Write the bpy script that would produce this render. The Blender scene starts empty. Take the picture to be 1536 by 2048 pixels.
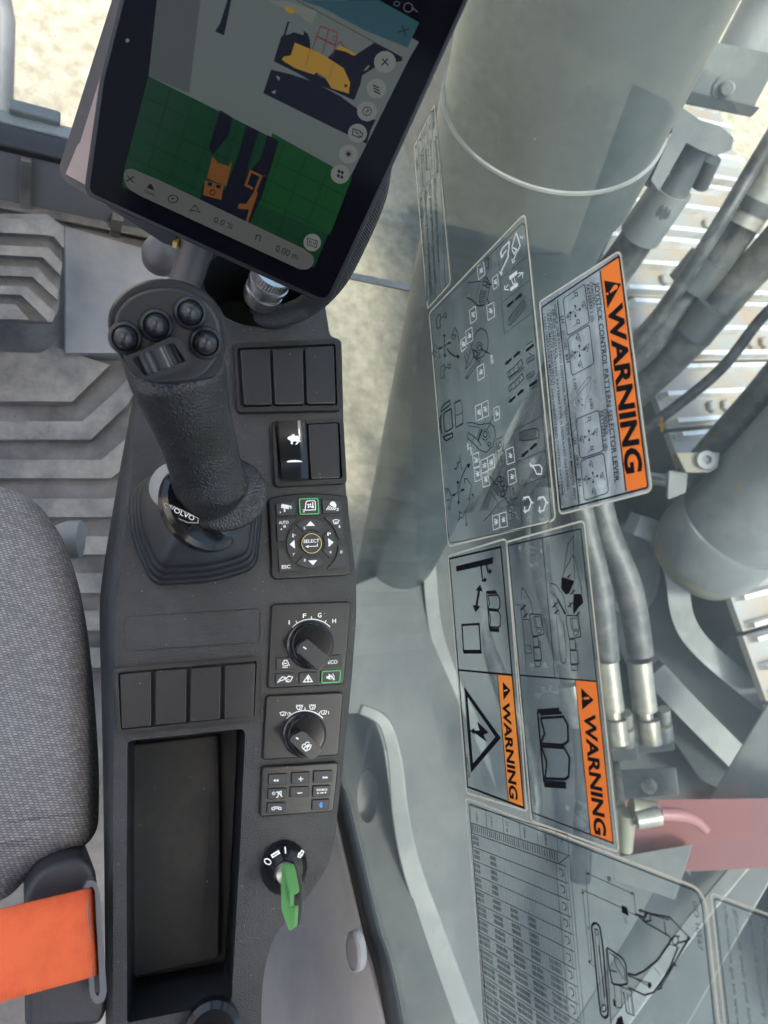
import bpy, bmesh, math, random
from mathutils import Vector as V, Matrix
from mathutils.geometry import tessellate_polygon
random.seed(7)
S = bpy.context.scene
COL = S.collection
# ------------------------------------------------------------------ camera
F = 1450.0; CX, CY = 768.0, 1024.0
_dn = V((-728, -320, -F)).normalized()
_fw = V((-344, (F*F+728*344)/320, -F)).normalized()
ZC = -_dn; YC = _fw; XC = YC.cross(ZC)
ROT = Matrix((XC, YC, ZC))
O = V((0, 0, .47))
cam = bpy.data.cameras.new('camera'); camo = bpy.data.objects.new('camera', cam); COL.objects.link(camo)
camo.matrix_world = Matrix.Translation(O) @ ROT.to_4x4()
cam.sensor_fit = 'VERTICAL'; cam.sensor_height = 24; cam.lens = F/2048*24
cam.clip_start = .02; cam.clip_end = 500
cam.dof.use_dof = True; cam.dof.focus_distance = .50; cam.dof.aperture_fstop = 8
S.camera = camo
# ------------------------------------------------------------------ light
EXPO = 1.9
SUN_EL, SUN_AZ = 76, 165      # azimuth from +y, clockwise: from behind, slightly right
w = bpy.data.worlds.new('World'); S.world = w; w.use_nodes = True
nt = w.node_tree; sk = nt.nodes.new('ShaderNodeTexSky'); sk.sky_type = 'NISHITA'; sk.sun_disc = False
sk.sun_elevation = math.radians(SUN_EL); sk.sun_rotation = math.radians(SUN_AZ)
sk.dust_density = 4; sk.air_density = 1.0; sk.ozone_density = .6
bg = nt.nodes['Background']; nt.links.new(sk.outputs[0], bg.inputs[0]); bg.inputs[1].default_value = .15
sl = bpy.data.lights.new('sun', 'SUN'); sl.energy = 1.5; sl.angle = math.radians(10); sl.color = (1, .95, .87)
so = bpy.data.objects.new('sun', sl); COL.objects.link(so)
_e, _a = math.radians(SUN_EL), math.radians(SUN_AZ)
_sd = V((math.sin(_a)*math.cos(_e), math.cos(_a)*math.cos(_e), math.sin(_e)))
so.rotation_euler = _sd.to_track_quat('Z', 'Y').to_euler()
S.view_settings.view_transform = 'Standard'; S.view_settings.look = 'None'
S.view_settings.exposure = EXPO; S.view_settings.gamma = 1
S.cycles.transparent_max_bounces = 24; S.cycles.max_bounces = 10
# ------------------------------------------------------------------ helpers
def ray(u, v): return ROT @ V((u-CX, CY-v, -F))
def pd(u, v, d): return O + ray(u, v)*(d/F)                 # point at a depth
class Pl:                                                   # a real plane in the cab
    def __init__(s, o, n): s.o = V(o); s.n = V(n).normalized()
    def hit(s, u, v, off=0):
        d = ray(u, v); return O + d*(((s.o+s.n*off-O).dot(s.n))/d.dot(s.n))
def pz(u, v, z): d = ray(u, v); return O + d*((z-O.z)/d.z)
_t = math.radians(12)
CON = Pl((0, 0, 0), (-math.sin(_t), 0, math.cos(_t)))
XG = .25
GL = Pl((XG, 0, 0), (-1, 0, 0))
def dep(p): return (p-O).dot(ROT @ V((0, 0, -1)))
def lin(r, g, b):
    f = lambda c: c/12.92 if c <= .04045 else ((c+.055)/1.055)**2.4
    return (f(r/255), f(g/255), f(b/255), 1)
MATS = {}
def mat(name, col, rough=.5, metal=0, bump=None, col2=None, cscale=30, cfac=(.45, .6), emit=None, spec=.5, specks=0, coat=0, wave=None, stretch=None):
    m = bpy.data.materials.new(name); m.use_nodes = True; n = m.node_tree.nodes; L = m.node_tree.links
    b = n['Principled BSDF']
    c4 = tuple(col[:3])+(1,)
    b.inputs['Base Color'].default_value = c4; b.inputs['Roughness'].default_value = rough
    b.inputs['Metallic'].default_value = metal; b.inputs['Specular IOR Level'].default_value = spec
    b.inputs['Coat Weight'].default_value = coat; b.inputs['Coat Roughness'].default_value = .08
    tc = n.new('ShaderNodeTexCoord'); vec = tc.outputs['Object']
    if stretch:
        mp = n.new('ShaderNodeMapping'); mp.inputs['Scale'].default_value = stretch; L.new(vec, mp.inputs[0]); vec = mp.outputs[0]
    src = None
    if col2:
        t = n.new('ShaderNodeTexNoise'); t.inputs['Scale'].default_value = cscale; t.inputs['Detail'].default_value = 6; t.inputs['Roughness'].default_value = .65
        L.new(vec, t.inputs['Vector'])
        r = n.new('ShaderNodeValToRGB'); r.color_ramp.elements[0].position = cfac[0]; r.color_ramp.elements[1].position = cfac[1]
        r.color_ramp.elements[0].color = c4; r.color_ramp.elements[1].color = tuple(col2[:3])+(1,)
        L.new(t.outputs['Fac'], r.inputs[0]); src = r.outputs[0]
    if specks:
        vo = n.new('ShaderNodeTexVoronoi'); vo.inputs['Scale'].default_value = specks*2.4; L.new(tc.outputs['Object'], vo.inputs['Vector'])
        vn = n.new('ShaderNodeMath'); vn.operation = 'LESS_THAN'; L.new(vo.outputs['Distance'], vn.inputs[0]); vn.inputs[1].default_value = .085
        sx = n.new('ShaderNodeSeparateColor'); L.new(vo.outputs['Color'], sx.inputs[0])
        gt = n.new('ShaderNodeMath'); gt.operation = 'GREATER_THAN'; L.new(sx.outputs[0], gt.inputs[0]); gt.inputs[1].default_value = .6
        mu = n.new('ShaderNodeMath'); mu.operation = 'MULTIPLY'; L.new(vn.outputs[0], mu.inputs[0]); L.new(gt.outputs[0], mu.inputs[1])
        mx = n.new('ShaderNodeMix'); mx.data_type = 'RGBA'; L.new(mu.outputs[0], mx.inputs[0])
        if src: L.new(src, mx.inputs[6])
        else: mx.inputs[6].default_value = c4
        mx.inputs[7].default_value = (.12, .115, .105, 1); src = mx.outputs[2]
    if src: L.new(src, b.inputs['Base Color'])
    hs = None
    if bump:
        t = n.new('ShaderNodeTexNoise' if len(bump) < 3 else 'ShaderNodeTexVoronoi')
        t.inputs['Scale'].default_value = bump[0]; L.new(vec, t.inputs['Vector'])
        hs = t.outputs[0]
    if wave:   # (scale, direction)
        t = n.new('ShaderNodeTexWave'); t.inputs['Scale'].default_value = wave[0]; t.bands_direction = wave[1]; L.new(vec, t.inputs['Vector']); hs = t.outputs['Fac']; bump = (0, wave[2])
    if hs:
        bp = n.new('ShaderNodeBump'); bp.inputs['Strength'].default_value = bump[1]; bp.inputs['Distance'].default_value = .001
        L.new(hs, bp.inputs['Height']); L.new(bp.outputs[0], b.inputs['Normal'])
    if emit:
        b.inputs['Emission Color'].default_value = emit; b.inputs['Emission Strength'].default_value = 1.0/2**EXPO
    MATS[name] = m; return m
class MB:
    def __init__(s): s.v = []; s.f = []; s.m = []; s.mi = []; s.k = 0
    def _m(s, m):
        if m not in s.m: s.m.append(m)
        return s.m.index(m)
    def add(s, vs, fs, m):
        b = len(s.v); s.v += [V(p) for p in vs]; i = s._m(m)
        for f in fs: s.f.append([b+j for j in f]); s.mi.append(i)
    def prism(s, top, vec, m):              # top: 3D outline, vec: extrusion away from the top
        n = len(top); vec = V(vec)
        a = sum((top[i].cross(top[(i+1) % n]) for i in range(n)), V((0, 0, 0)))
        if a.dot(vec) > 0: top = top[::-1]
        s.add(list(top)+[p+vec for p in top], [list(range(n)), [n+n-1-i for i in range(n)]]+[[i, i+n, (i+1) % n+n, (i+1) % n] for i in range(n)], m)
    def box(s, c, sx, sy, sz, m, rot=None):
        R = rot or Matrix.Identity(3); c = V(c)
        vs = [c+R @ V((x*sx/2, y*sy/2, z*sz/2)) for x, y, z in ((-1, -1, -1), (1, -1, -1), (1, 1, -1), (-1, 1, -1), (-1, -1, 1), (1, -1, 1), (1, 1, 1), (-1, 1, 1))]
        s.add(vs, [[0, 3, 2, 1], [4, 5, 6, 7], [0, 1, 5, 4], [1, 2, 6, 5], [2, 3, 7, 6], [3, 0, 4, 7]], m)
    def tube(s, pts, rad, m, seg=20, cap=True, side=None, ratio=1.0):
        pts = [V(p) for p in pts]; n = len(pts)
        if not isinstance(rad, (list, tuple)): rad = [rad]*n
        vs = []; prev = None
        for i, p in enumerate(pts):
            t = (pts[min(i+1, n-1)]-pts[max(i-1, 0)]).normalized()
            if prev is None: a = V(side) if side else (V((0, 0, 1)) if abs(t.z) < .9 else V((1, 0, 0)))
            else: a = prev
            a = (a-t*a.dot(t)).normalized(); prev = a; b = t.cross(a)
            for k in range(seg):
                h = 2*math.pi*k/seg; vs.append(p+a*math.cos(h)*rad[i]+b*math.sin(h)*rad[i]*ratio)
        fs = [[i*seg+k, i*seg+(k+1) % seg, (i+1)*seg+(k+1) % seg, (i+1)*seg+k] for i in range(n-1) for k in range(seg)]
        if cap: fs += [list(range(seg))[::-1], [(n-1)*seg+k for k in range(seg)]]
        s.add(vs, fs, m)
    def lathe(s, c, nrm, prof, m, seg=40, ax=None, ratio=1.0):
        c = V(c); nrm = V(nrm).normalized(); a = V(ax) if ax else V((0, 1, 0)); a = (a-nrm*a.dot(nrm)).normalized(); b = nrm.cross(a)
        vs = []
        for r, h in prof:
            for k in range(seg):
                q = 2*math.pi*k/seg; vs.append(c+nrm*h+a*math.cos(q)*r+b*math.sin(q)*r*ratio)
        fs = [[i*seg+k, i*seg+(k+1) % seg, (i+1)*seg+(k+1) % seg, (i+1)*seg+k] for i in range(len(prof)-1) for k in range(seg)]
        fs.append([(len(prof)-1)*seg+k for k in range(seg)])
        s.add(vs, fs, m)
    def build(s, name, parent=None, bevel=0, smooth=True, seg=2, label=None, mods=None, ang=35):
        r = parent
        while r is not None and r.parent: r = r.parent
        off = r.location.copy() if r is not None else V((0, 0, 0))
        if r is None and s.v:
            off = sum(s.v, V((0, 0, 0)))/len(s.v)
        me = bpy.data.meshes.new(name); me.from_pydata([p-off for p in s.v], [], s.f)
        for m in s.m: me.materials.append(m)
        for p, i in zip(me.polygons, s.mi): p.material_index = i; p.use_smooth = smooth
        me.update()
        if smooth: me.set_sharp_from_angle(angle=math.radians(ang))
        o = bpy.data.objects.new(name, me); COL.objects.link(o)
        if parent is not None: o.parent = parent
        else: o.location = off
        if bevel:
            b = o.modifiers.new('bevel', 'BEVEL'); b.width = bevel; b.segments = seg; b.limit_method = 'ANGLE'; b.angle_limit = math.radians(38); b.harden_normals = True
        if mods: mods(o)
        if label: o['label'] = label
        return o
def thing(name, label, cat, loc=(0, 0, 0), group=None):
    o = bpy.data.objects.new(name, None); COL.objects.link(o); o.location = V(loc); o.empty_display_size = .05
    o['label'] = label; o['category'] = cat
    if group: o['group'] = group
    return o
def tag(o, label, cat, group=None):
    o['label'] = label; o['category'] = cat
    if group: o['group'] = group
    return o
def struct(o): o['kind'] = 'structure'; return o
def rnd(pts, r, n=5):                       # round the corners of a 2D outline
    out = []; N = len(pts)
    for i in range(N):
        p0, p, p1 = V(pts[i-1][:2]), V(pts[i][:2]), V(pts[(i+1) % N][:2]); rr = pts[i][2] if len(pts[i]) > 2 else r
        a, b = (p0-p), (p1-p); la, lb = a.length, b.length; q = min(rr, la*.48, lb*.48)
        if q < .01: out.append(tuple(p)); continue
        s, e = p+a/la*q, p+b/lb*q
        for k in range(n+1):
            t = k/n; out.append(tuple(s*(1-t)**2+p*2*t*(1-t)+e*t*t))
    return out
def quad(x0, y0, x1, y1): return [(x0, y0), (x1, y0), (x1, y1), (x0, y1)]
def onp(pl, pts, off=0): return [pl.hit(p[0], p[1], off) for p in pts]
_TX = {}
def textmesh(s, bold):
    if (s, bold) in _TX: return _TX[(s, bold)]
    cu = bpy.data.curves.new('t', 'FONT'); cu.body = s; cu.size = 1; cu.offset = bold; cu.resolution_u = 3
    o = bpy.data.objects.new('t', cu); COL.objects.link(o)
    me = bpy.data.meshes.new_from_object(o.evaluated_get(bpy.context.evaluated_depsgraph_get()))
    vs = [v.co.copy() for v in me.vertices]; fs = [list(p.vertices) for p in me.polygons]
    bpy.data.objects.remove(o); bpy.data.curves.remove(cu); bpy.data.meshes.remove(me)
    x0 = min(v.x for v in vs); x1 = max(v.x for v in vs)
    _TX[(s, bold)] = ([((v.x-x0)/max(x1-x0, .02), v.y/.70) for v in vs], fs); return _TX[(s, bold)]
class Art:
    """flat printing on a plane; coordinates are image pixels, optionally of an enlarged crop"""
    def __init__(s, pl, off, x0=0, y0=0, sc=1, mb=None): s.pl, s.off, s.x0, s.y0, s.sc = pl, off, x0, y0, sc; s.mb = mb or MB()
    def crop(s, x0, y0, sc): return Art(s.pl, s.off, x0, y0, sc, s.mb)
    def o(s): s.mb.k += 1; return s.off+(s.mb.k % 14)*.000012
    def P(s, p, off): return s.pl.hit(s.x0+p[0]/s.sc, s.y0+p[1]/s.sc, off)
    def fill(s, pts, m, r=0):
        if r: pts = rnd(pts, r)
        of = s.o(); q = [s.P(p, of) for p in pts]; n = len(q)
        a = sum((q[i].cross(q[(i+1) % n]) for i in range(n)), V((0, 0, 0)))
        if a.dot(s.pl.n) < 0: q = q[::-1]
        s.mb.add(q, [list(range(n))], m)
    def line(s, pts, wd, m, closed=False, r=0):
        if r: pts = rnd(pts, r)
        of = s.o(); q = [s.P(p, of) for p in pts]; n = len(q)
        wd = wd/s.sc
        hw = wd*dep(q[0])/F/2*(1.5 if s.pl is GL else 1.2)
        L, R_ = [], []
        for i in range(n):
            if closed: a, b = q[i]-q[i-1], q[(i+1) % n]-q[i]
            else: a = q[i]-q[i-1] if i else q[1]-q[0]; b = q[i+1]-q[i] if i < n-1 else a
            if a.length < 1e-9: a = b
            if b.length < 1e-9: b = a
            a = a.normalized(); b = b.normalized()
            na, nb = s.pl.n.cross(a), s.pl.n.cross(b); mm = na+nb
            if mm.length < .3: mm = na
            mm.normalize(); k = hw/max(mm.dot(na), .5)
            L.append(q[i]+mm*k); R_.append(q[i]-mm*k)
        fs = [[i, n+i, n+(i+1) % n, (i+1) % n] for i in range(n if closed else n-1)]
        s.mb.add(L+R_, fs, m)
    def circ(s, x, y, rx, wd, m, ry=None, a0=0, a1=360, n=28, rot=0):
        ry = ry or rx; full = abs(a1-a0) >= 360; pts = []; cr, sr = math.cos(math.radians(rot)), math.sin(math.radians(rot))
        for k in range(n if full else n+1):
            t = math.radians(a0+(a1-a0)*k/n); X, Y = math.cos(t)*rx, math.sin(t)*ry; pts.append((x+X*cr-Y*sr, y+X*sr+Y*cr))
        if wd == 0: s.fill(pts, m)
        else: s.line(pts, wd, m, closed=full)
    def arrow(s, a, b, wd, hd, m):
        A, B = V(a), V(b); d = (B-A).normalized(); p = V((-d.y, d.x)); C = B-d*hd
        s.line([tuple(A), tuple(C+d*hd*.1)], wd, m)
        s.fill([tuple(B), tuple(C+p*hd*.55), tuple(C-p*hd*.55)], m)
    def text(s, t, p0, p1, up, m, bold=0, up1=None):
        vs, fs = textmesh(t, bold); up1 = up1 or up; of = s.o()
        A, B = s.P(p0, of), s.P(p1, of); C, D = s.P((p0[0]+up[0], p0[1]+up[1]), of), s.P((p1[0]+up1[0], p1[1]+up1[1]), of)
        s.mb.add([(A*(1-x)+B*x)*(1-y)+(C*(1-x)+D*x)*y for x, y in vs], fs, m)
    def vgrid(s): pass
def slab(mb, pl, pts, top, bot, m, r=0):
    if r: pts = rnd(pts, r)
    q = onp(pl, pts, top); mb.prism(q, -pl.n*(top-bot), m); return q
def rings(mb, loops, m, cap0=False, cap1=True):
    n = len(loops[0]); vs = [p for l in loops for p in l]
    fs = [[i*n+k, i*n+(k+1) % n, (i+1)*n+(k+1) % n, (i+1)*n+k] for i in range(len(loops)-1) for k in range(n)]
    if cap1: fs.append([(len(loops)-1)*n+k for k in range(n)])
    if cap0: fs.append([k for k in range(n)][::-1])
    mb.add(vs, fs, m)
def fixn(o):
    bm = bmesh.new(); bm.from_mesh(o.data); bmesh.ops.recalc_face_normals(bm, faces=bm.faces); bm.to_mesh(o.data); bm.free(); return o
def smooth_path(pts, n=6):                  # catmull-rom
    pts = [V(p) for p in pts]; out = []
    for i in range(len(pts)-1):
        p0, p1, p2, p3 = pts[max(i-1, 0)], pts[i], pts[i+1], pts[min(i+2, len(pts)-1)]
        for k in range(n):
            t = k/n; out.append(.5*((2*p1)+(p2-p0)*t+(2*p0-5*p1+4*p2-p3)*t*t+(3*p1-p0-3*p2+p3)*t**3))
    out.append(pts[-1]); return out
# ------------------------------------------------------------------ materials
M_body = mat('console_plastic', (.014, .015, .0165), .42, bump=(1300, .5), col2=(.023, .024, .026), cscale=25, specks=90)
M_blank = mat('switch_plastic', (.012, .0125, .0145), .36, bump=(2200, .12), specks=70)
M_bez = mat('bezel_plastic', (.011, .012, .013), .32, bump=(1800, .15), specks=80)
M_key = mat('key_rubber', (.018, .019, .022), .5, bump=(2500, .1))
M_well = mat('key_well', (.012, .012, .013), .5)
M_black = mat('deep_black', (.010, .010, .012), .35)
M_gloss = mat('gloss_black', (.010, .010, .011), .18)
M_rub = mat('boot_rubber', (.016, .017, .019), .42, bump=(900, .1))
M_grip = mat('grip_leatherette', (.013, .0135, .014), .30, bump=(820, .45, 1), col2=(.019, .0195, .02), cscale=60)
M_face = mat('grip_face', (.013, .014, .016), .4, bump=(1500, .1))
M_knob = mat('knob_plastic', (.024, .026, .028), .3)
M_head = mat('head_shell', (.020, .021, .023), .3, bump=(1500, .08))
M_lightblock = mat('light_block_dark', (.04, .04, .042), .8)  # kept dark so the added roof and rear wall reflect little
M_btn = mat('button_black', (.015, .016, .019), .25)
M_tray = mat('tray_rubber', (.034, .035, .035), .75, spec=.25, col2=(.085, .080, .068), cscale=11, cfac=(.42, .80), bump=(1500, .25), specks=55)
M_white = mat('print_white', (.78, .78, .76), .5)
M_blue = mat('print_blue', (.08, .28, .75), .5)
M_greenl = mat('led_green', (.05, .3, .08), .5, emit=lin(40, 120, 62))
M_gold = mat('ring_gold', (.65, .52, .25), .3, metal=.6)
M_silver = mat('bare_metal', (.62, .60, .57), .3, metal=.9, col2=(.4, .38, .34), cscale=90)
M_conn = mat('connector_metal', (.50, .49, .48), .3, metal=1, col2=(.33, .32, .30), cscale=60)
M_keyg = mat('key_green', (.13, .34, .105), .42, bump=(700, .1))
M_brass = mat('amber_plastic', (.6, .35, .08), .4)
M_ink = mat('print_black', (.006, .006, .009), .6, spec=.15)
M_orange = mat('print_orange', (.90, .215, .035), .4)
M_orange2 = mat('print_amber', (.92, .29, .05), .4)
M_gask = mat('gasket_rubber', (.010, .010, .011), .5, bump=(900, .2))
M_trim = mat('trim_panel', (.31, .29, .282), .5, bump=(1300, .15), col2=(.25, .235, .24), cscale=8)
M_fmat = mat('floor_rubber', (.105, .099, .095), .5, bump=(500, .3), col2=(.26, .245, .225), cscale=12, cfac=(.4, .72), specks=25)
M_frib = mat('worn_rubber', (.15, .142, .134), .46, bump=(260, .45), col2=(.32, .295, .25), cscale=22, cfac=(.36, .66))
M_fpan = mat('floor_panel', (.20, .20, .212), .42, bump=(300, .15), col2=(.31, .305, .30), cscale=9, cfac=(.35, .7))
M_fwall = mat('front_wall', (.19, .19, .20), .5, bump=(900, .15), col2=(.20, .20, .21), cscale=7)
M_tab = mat('tablet_shell', (.012, .012, .014), .32)
M_tglass = mat('tablet_glass', (.003, .003, .005), .1, spec=.05)
M_pink = mat('monitor_reflection', (.34, .24, .21), .25, col2=(.40, .30, .27), cscale=6)  # pinkish reflection on the monitor put into its base colour
M_mon = mat('monitor_shell', (.085, .075, .075), .4, bump=(1500, .15))
M_cable = mat('braided_sleeve', (.018, .019, .022), .45, wave=(260, 'DIAGONAL', .8))
M_lever = mat('lever_grey', (.24, .24, .235), .4)
M_seatp = mat('seat_plastic', (.028, .028, .032), .5, bump=(700, .15))
M_sleeve = mat('guide_plastic', (.085, .087, .095), .45)
# seat fabric: woven bump
def fabric(name, c1, c2, sc):
    m = mat(name, c1, .85, spec=.2); n = m.node_tree.nodes; L = m.node_tree.links; b = n['Principled BSDF']
    tc = n.new('ShaderNodeTexCoord'); mp = n.new('ShaderNodeMapping'); mp.inputs['Scale'].default_value = (sc*.55, sc, sc); L.new(tc.outputs['Object'], mp.inputs[0])
    mp.inputs['Rotation'].default_value = (0, 0, .35)
    br = n.new('ShaderNodeTexBrick'); br.inputs['Scale'].default_value = 1; br.inputs['Mortar Size'].default_value = .12; br.inputs['Mortar Smooth'].default_value = .8
    br.inputs['Brick Width'].default_value = 1.0; br.inputs['Row Height'].default_value = .8
    br.inputs['Color1'].default_value = c1+(1,); br.inputs['Color2'].default_value = c2+(1,); br.inputs['Mortar'].default_value = (.085, .083, .09, 1)
    L.new(mp.outputs[0], br.inputs['Vector']); L.new(br.outputs['Color'], b.inputs['Base Color'])
    bp = n.new('ShaderNodeBump'); bp.inputs['Strength'].default_value = .9; bp.inputs['Distance'].default_value = .0006; bp.invert = True
    L.new(br.outputs['Fac'], bp.inputs['Height']); L.new(bp.outputs[0], b.inputs['Normal'])
    return m
M_fab = fabric('seat_fabric', (.235, .222, .222), (.36, .345, .345), 620)
M_belt = mat('belt_webbing', (.86, .15, .05), .6, wave=(420, 'X', .5), col2=(.74, .115, .04), cscale=20, spec=.25)
# outside
M_sand = mat('sand', (.25, .215, .16), .9, bump=(40, 1.0), col2=(.40, .35, .265), cscale=20, cfac=(.36, .62), spec=.15)
M_grey = mat('grey_paint', (.12, .125, .125), .45, col2=(.17, .17, .165), cscale=6)
M_greyd = mat('dark_grey_paint', (.035, .039, .041), .5, col2=(.055, .058, .058), cscale=5)
M_cyl = mat('cylinder_paint', (.026, .038, .043), .38, col2=(.050, .060, .060), cscale=9)
M_pale = mat('pale_paint', (.25, .255, .255), .5, col2=(.17, .175, .17), cscale=5)
M_steel = mat('track_steel', (.26, .255, .24), .5, metal=.2, col2=(.30, .215, .14), cscale=9, cfac=(.42, .66), bump=(60, .4))
M_grous = mat('grouser_steel', (.66, .66, .65), .38, metal=.3, col2=(.52, .48, .42), cscale=12)
M_hose = mat('hose_rubber', (.03, .031, .033), .45, col2=(.08, .08, .08), cscale=20)
M_hoseg = mat('hose_grey', (.042, .045, .047), .5, col2=(.085, .083, .078), cscale=30)
M_fit = mat('fitting_zinc', (.22, .21, .185), .4, metal=.5, col2=(.30, .28, .23), cscale=25)
M_red = mat('dull_red', (.20, .085, .085), .45)  # colour of the red reflection, also on the tail pipe
M_yel = mat('yellowed_metal', (.20, .185, .14), .5, metal=.3)
# ================================================================== CONSOLE
con = thing('control_console', 'black plastic control console carrying switches, keypads, dials, key switch and open storage tray', 'console', CON.hit(450, 1300))
CT = 0.0
outer = [(352, 600, 30), (368, 520, 25), (405, 478, 20), (640, 478, 20), (648, 600, 10), (660, 672, 8), (683, 681, 8), (690, 965, 30), (712, 1150, 40), (713, 1230, 60), (700, 1400, 60), (669, 1680, 30), (655, 1735, 40), (600, 1815, 40), (546, 1868, 40), (524, 1960, 40), (520, 2160, 10),
         (226, 2160, 10), (226, 1700, 20), (228, 1400, 20), (231, 1215, 60), (262, 960, 60), (278, 780, 60), (318, 680, 60)]
outer = rnd(outer, 10, 4)
tray_h = rnd([(255, 1482, 10), (491, 1457, 14), (480, 1700, 10), (463, 2004, 12), (254, 2046, 8), (253, 1760, 10)], 10, 4)
cup_h = rnd([(404, 560, 20), (415, 527, 30), (450, 500, 30), (560, 500, 40), (612, 540, 40), (618, 590, 30), (590, 640, 30), (545, 657, 40), (478, 650, 50), (425, 618, 40)], 10, 5)
b = MB()
def holed(mb, pl, out, holes, top, th, m, inner_m=None):
    polys = [onp(pl, out, top)]+[onp(pl, h, top) for h in holes]
    tris = tessellate_polygon(polys); flat = [p for q in polys for p in q]; N = len(flat)
    vs = flat+[p-pl.n*th for p in flat]; fs = []
    for t in tris:
        a, c, d = (flat[i] for i in t)
        t = list(t) if (c-a).cross(d-a).dot(pl.n) > 0 else list(t)[::-1]
        fs += [t, [i+N for i in t[::-1]]]
    k = 0
    for j, q in enumerate(polys):
        n = len(q); ar = sum((q[i].cross(q[(i+1) % n]) for i in range(n)), V((0, 0, 0))).dot(pl.n)
        for i in range(n):
            f = [k+i, k+i+N, k+(i+1) % n+N, k+(i+1) % n]
            if (ar < 0) != (j > 0): f = f[::-1]
            if j > 0: f = f[::-1] if ar < 0 else f[::-1]
            fs.append(f)
        k += n
    mb.add(vs, fs, m)
holed(b, CON, outer, [tray_h, cup_h], 0, .05, M_body)
o = fixn(b.build('body', con, bevel=.0028, seg=3))
# rounded left shoulder of the console
b = MB(); inn_s = [(279, 770), (264, 950), (240, 1140), (231, 1215), (229, 1400), (227, 1700), (227, 2160)]; out_s = [(270, 775), (236, 960), (205, 1150), (199, 1240), (203, 1400), (208, 1700), (212, 2160)]
inn_s = smooth_path([CON.hit(u+1.5, v, -.0012) for u, v in inn_s], 5); out_s = smooth_path([CON.hit(u, v, -.014) for u, v in out_s], 5)
ls = [[p_+CON.n*.0 for p_ in inn_s], [p_*.72+q_*.28+CON.n*.0022 for p_, q_ in zip(inn_s, out_s)], [p_*.42+q_*.58+CON.n*.003 for p_, q_ in zip(inn_s, out_s)], [p_*.15+q_*.85+CON.n*.0015 for p_, q_ in zip(inn_s, out_s)], out_s, [p_-CON.n*.02 for p_ in out_s], [p_-CON.n*.055+V((.004, 0, 0)) for p_ in out_s]]
n = len(inn_s); b.add([p_ for l in ls for p_ in l], [[i*n+k, i*n+k+1, (i+1)*n+k+1, (i+1)*n+k] for i in range(len(ls)-1) for k in range(n-1)], M_body)
fixn(b.build('side_shoulder', con, ang=60))
# narrower lower pod and its side skin
b = MB()
lo = onp(CON, outer, -.0485); c0 = sum(lo, V((0, 0, 0)))/len(lo)
rings(b, [lo, [c0+(p-c0)*.95-CON.n*.02 for p in lo], [c0+(p-c0)*.8-CON.n*.05 for p in lo]], M_well)
fixn(b.build('lower_shell', con))
def well(name, hole, depth, shrink, m_wall, m_floor, floor_pts=None):
    b = MB(); q = onp(CON, hole, -.004); c0 = sum(q, V((0, 0, 0)))/len(q)
    inner = [c0+(p-c0)*shrink-CON.n*depth for p in q]
    rings(b, [[c0+(p-c0)*1.006 for p in q], inner], m_wall, cap1=False)
    o = fixn(b.build(name, con)); return inner
TD = .052
inn = well('tray_wall', tray_h, TD, .97, M_black, M_tray)
b = MB(); b.prism([p+CON.n*.0005 for p in inn], -CON.n*.003, M_well)
slab(b, CON, [(262, 1490, 8), (437, 1470, 8), (440, 1700, 4), (438, 1918, 10), (262, 1957, 10)], -TD+.006, -TD, M_tray, 6)
fixn(b.build('tray_liner', con, bevel=.0025, seg=3))
b = MB(); A = Art(CON, -TD+.0062, mb=b)
A.line([(267, 1497), (431, 1477), (434, 1912), (268, 1949)], 3.5, M_well, closed=True, r=8)
b.build('tray_groove', con)
inn = well('cup_holder', cup_h, .07, .9, M_black, M_black)
b = MB(); b.prism([p for p in inn], -CON.n*.003, M_well); fixn(b.build('cup_holder_floor', con))
def frame_panel(name, pts, top=.0035, m=M_bez, r=8, inset=None, well_m=M_well):
    b = MB(); slab(b, CON, pts, top, -.002, m, r)
    o = b.build(name, con, bevel=.0012, seg=2)
    return o
def blank(parent, pts, top=.0052, name='blank_switch', m=M_blank, r=5):
    b = MB(); slab(b, CON, pts, top, .001, m, r); return b.build(name, parent, bevel=.0009, seg=2)
def recess(parent_mb, pts, off, m=M_well, r=6):
    A = Art(CON, off, mb=parent_mb); A.fill(pts, m, r)
# upper row of three
def bezel(name, out, inn_, top=.005):
    b = MB(); holed(b, CON, rnd(out, 9, 4), [rnd(inn_, 6, 3)], top, top+.001, M_bez)
    A = Art(CON, .0006, mb=b); A.fill(rnd(inn_, 6, 3), M_well); A = Art(CON, .0003, mb=b); A.line(rnd(out, 9, 4), 5, M_well, closed=True)
    return b.build(name, con, bevel=.001, seg=2)
p = bezel('switch_bezel', [(467, 689), (679, 679), (683, 820), (475, 824)], [(474, 696), (671, 687), (675, 811), (481, 815)])
for q in ([(480, 698), (540, 697), (545, 809), (488, 810)], [(545, 697), (606, 695), (609, 808), (550, 809)], [(610, 695), (668, 691), (672, 807), (614, 808)]): blank(p, q)
p = bezel('switch_bezel', [(544, 846), (684, 838), (691, 966), (551, 973)], [(550, 851), (679, 844), (685, 957), (557, 963)])
blank(p, [(616, 848), (676, 845), (681, 956), (622, 959)])
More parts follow.
